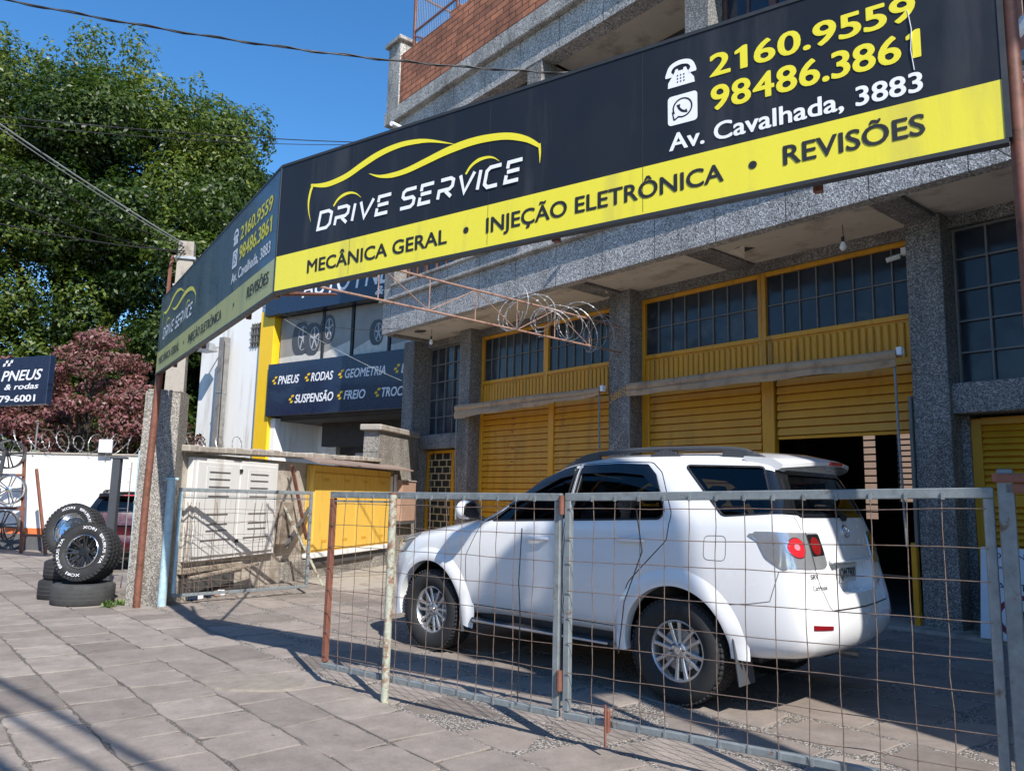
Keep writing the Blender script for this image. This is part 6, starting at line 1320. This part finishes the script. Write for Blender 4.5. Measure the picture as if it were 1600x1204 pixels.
for k, (x, y, s_, lab) in enumerate(((-5.06, 10.22, .7, "tuft of green weeds at the foot of the aggregate pillar"), (-5.0, 10.42, .6, "smaller weed tuft between pillar and the lying tyre"))):
    m = MB()
    for i in range(40): a = r3.uniform(0, 6.28); L = r3.uniform(.06, .16) * s_; t_ = r3.uniform(.2, .9); p = Vector((r3.uniform(-.1, .1) * s_, r3.uniform(-.06, .06) * s_, 0)); q = p + Vector((math.cos(a) * L * t_, math.sin(a) * L * t_, L)); sd = Vector((-math.sin(a), math.cos(a), 0)) * .018; m.add([p, (p + q) / 2 + sd, q, (p + q) / 2 - sd], [(0, 1, 2, 3)])
    tag(m.build("weed_tuft", plain("weed_green", (.09, .15, .03), .6, var=.4, scale=20), None, loc=(x, y, .0), fix=False), lab, "weed")
# red car: the same kind of body, smaller, behind the tyres
rc = thing("parked_car", "dark red car with black roof edge mostly hidden behind the tyre stack", "car", (-8.0, 17.15, 0), R(-69)); rc.scale = (.74, .84, .76)
mp = {'white_car_paint': MAT['redpaint']}
for ch in list(car.children):
    if any(ch.name.startswith(s_) for s_ in ("body", "door", "wheel", "tail_light", "rear_window", "quarter", "rear_spoiler", "roof_rail", "windscreen", "headlight", "bumper_ref", "underbody")):
        c = copy_tree(ch, rc)
        for o in [c] + list(c.children_recursive):
            if o.type == 'MESH' and any(m_ and m_.name in mp for m_ in o.data.materials):
                o.data = o.data.copy()
                for i, m_ in enumerate(o.data.materials):
                    if m_.name in mp: o.data.materials[i] = MAT['blackgloss'] if ch.name.startswith("rear_spoiler") else mp[m_.name]
            if o.type == 'MESH' and ch.name.startswith("tail_light"):
                o.data = o.data.copy(); o.data.materials.clear(); o.data.materials.append(MAT['redlens'])
# wheel rack on the left
rk = thing("wheel_rack", "brown steel A frame rack carrying alloy wheels by the white wall", "rack", (-11.2, 18.0, 0)); 
for p, q in (((-.75, 0, 0), (-.60, 0, 2.5)), ((.28, -.1, 0), (-.02, .1, 2.4)), ((.28, -.1, 0), (.28, -.1, .5)), ((.95, -.3, 0), (.30, .1, 1.9)), ((.28, -.1, .42), (.95, -.3, .42)), ((-.75, 0, 1.0), (.2, 0, 1.0)), ((-.7, 0, 1.75), (.1, 0, 1.75))): m = MB(); m.beam(p, q, .055); m.build("bar", 'rust', rk)
for i, (x, z, mt, lab) in enumerate(((-.22, 2.22, 'blackalloy', "black alloy wheel hanging highest on the rack"), (-.12, 1.42, 'chrome', "bright silver alloy wheel hanging in the middle of the rack"), (-.18, .62, 'blackalloy', "black alloy wheel hanging lowest on the rack"))):
    t = thing("alloy_wheel", lab, "wheel", (-11.2 + x, 17.86, z), R(12), "alloy wheels on the rack"); o = spoke_rim(.33, .08, 5, True, mt).build("spokes", mt, t, smooth=35); m = MB(); m.lathe([(.31, -.02), (.325, -.02), (.325, .12), (.30, .12)], 40, True); m.build("barrel", 'greyplastic', t)
gt = thing("grey_frame", "grey steel lattice frame at the left edge above the wheel rack", "frame", (-11.6, 17.6, 2.2))
for p, q in (((-.9, 0, .95), (.25, 0, .1)), ((-.9, 0, .75), (.2, 0, -.1)), ((.25, 0, .1), (.2, 0, -.5)), ((-.4, 0, .55), (-.3, 0, .3)), ((0, 0, .3), (.1, 0, .0)), ((-.9, 0, .95), (-.9, 0, -.6))): m = MB(); m.beam(p, q, .06); m.build("bar", 'greyplastic', gt)
# hanging shop sign at the left edge
hs = thing("hanging_sign", "dark navy hanging sign with white lettering at the left edge", "sign", (-9.3, 14.7, 3.02), R(-24)); m = MB(); m.box(-1.9, .72, 0, .12, 0, .92, .008); m.build("panel", 'navy', hs)
text("PNEUS", -.62, .55, .47, .20, 'white_ink', hs, y=-.004, shear=.25, offset=.02); text("& rodas", -.50, .48, .30, .11, 'white_ink', hs, y=-.004, shear=.2, offset=.02); text("3279-6001", -.95, .42, .06, .13, 'white_ink', hs, y=-.004, offset=.025)
m = MB()
for i in range(4):
    for j in range(2):
        if (i + j) % 2 == 0: flat(m, [(-.62 + .07 * i, .76 + .06 * j), (-.55 + .07 * i, .765 + .06 * j), (-.535 + .07 * i, .82 + .06 * j), (-.605 + .07 * i, .815 + .06 * j)], -.004)
m.build("checker_mark", 'white_ink', hs, fix=False); m = MB(); m.tube([(-1.2, .06, -3.0), (-1.2, .06, .9)], .06, 10); m.build("pole", 'greyplastic', hs)

# ------------------------------------------------------------------ street behind the camera: what throws the shade into the picture
pv = thing("street_pole", "tall unseen concrete street pole behind the viewer, its transformer shaped to shade the car", "utility pole", (4.28, -.45, 0), R(25.5))
m = MB(); m.tube([(0, 0, -.1), (0, 0, 10.5)], [.15, .10], 14); m.build("shaft", 'concrete', pv, smooth=40)
m = MB(); m.box(-.44, .12, -.75, -.14, 8.1, 9.65, .08); m.build("shade_casting_tank", 'greyplastic', pv); m = MB()  # unseen tank, shaped so that its shade falls on the car doors
for i in range(9): m.box(-.40 + i * .06, -.38 + i * .06, -.95, -.75, 8.2, 9.5)
m.build("cooling_fins", 'greyplastic', pv)
m = MB(); m.box(-.72, -.46, -.6, -.2, 9.45, 9.85, .05); m.build("shade_casting_box", 'greyplastic', pv)  # unseen box, added to extend the shade on the car
for x in (-.35, -.14, .05): m = MB(); m.tube([(x, -.45, 9.65), (x, -.45, 9.95)], [.06, .03], 8); m.build("bushing", 'bulb', pv)
m = MB(); m.box(-.9, .9, -.06, .06, 10.2, 10.32); m.build("crossarm", 'concrete', pv)
dirv = Vector((.743, -.669, 0)); perp = Vector((.669, .743, 0))
for k, (o, z, r_) in enumerate(((-1.25, 7.3, .045), (-.85, 7.15, .02), (-1.05, 7.6, .018), (-1.75, 8.2, .04), (-2.1, 8.0, .05), (-1.2, 8.6, .04))):
    c0 = perp * o; cable(("thick", "medium", "thin", "sagging", "doubled", "outer")[k] + " telephone cable running along the street behind the viewer", (c0.x - dirv.x * 14, c0.y - dirv.y * 14, z), (c0.x + dirv.x * 14, c0.y + dirv.y * 14, z), .3, r_, 'cable', False, "telephone cables along the street")
nh = thing("corner_house", "plain rendered two storey house on the right, outside the picture", "building", bw(6.75, -5.95, 0), BR)
m = MB(); m.box(0, 9, 0, 15, 0, 7.4, .02); m.build("walls", 'plaster', nh); m = MB(); m.box(-.25, 9.2, -.3, 15.2, 7.4, 7.6, .02); m.build("roof_slab", 'concrete', nh)
for x in (1.2, 4.0, 6.8):
    for z in (1.0, 4.4): m = MB(); m.box(x, x + 1.3, -.03, .02, z, z + 1.4, .01); f = m.build("window", 'brownwood', nh); m = MB(); m.box(x + .08, x + 1.22, -.036, -.03, z + .08, z + 1.32); m.build("pane", 'upglass', f)

# houses across the street, behind the viewer: they close the low sky and show in glass and paint
for k, (u_, n_, sx, sz, lab) in enumerate(((-20, -31, 1.2, .95, "wide two storey house across the street, behind and left of the viewer"), (-6.5, -30, 1.1, 1.15, "taller house across the street straight behind the viewer"), (7, -31.5, 1.35, .85, "low broad house across the street, behind and right of the viewer"), (-33, -29, 1.1, 1.2, "tall narrow house far along the opposite side of the street"))):
    c = copy_tree(nh); c.location = bw(u_ + 9 * sx, n_, 0); c.rotation_euler = (0, 0, BR + math.pi); c.scale = (sx, .6, sz); c['label'] = lab; c['group'] = "houses across the street"
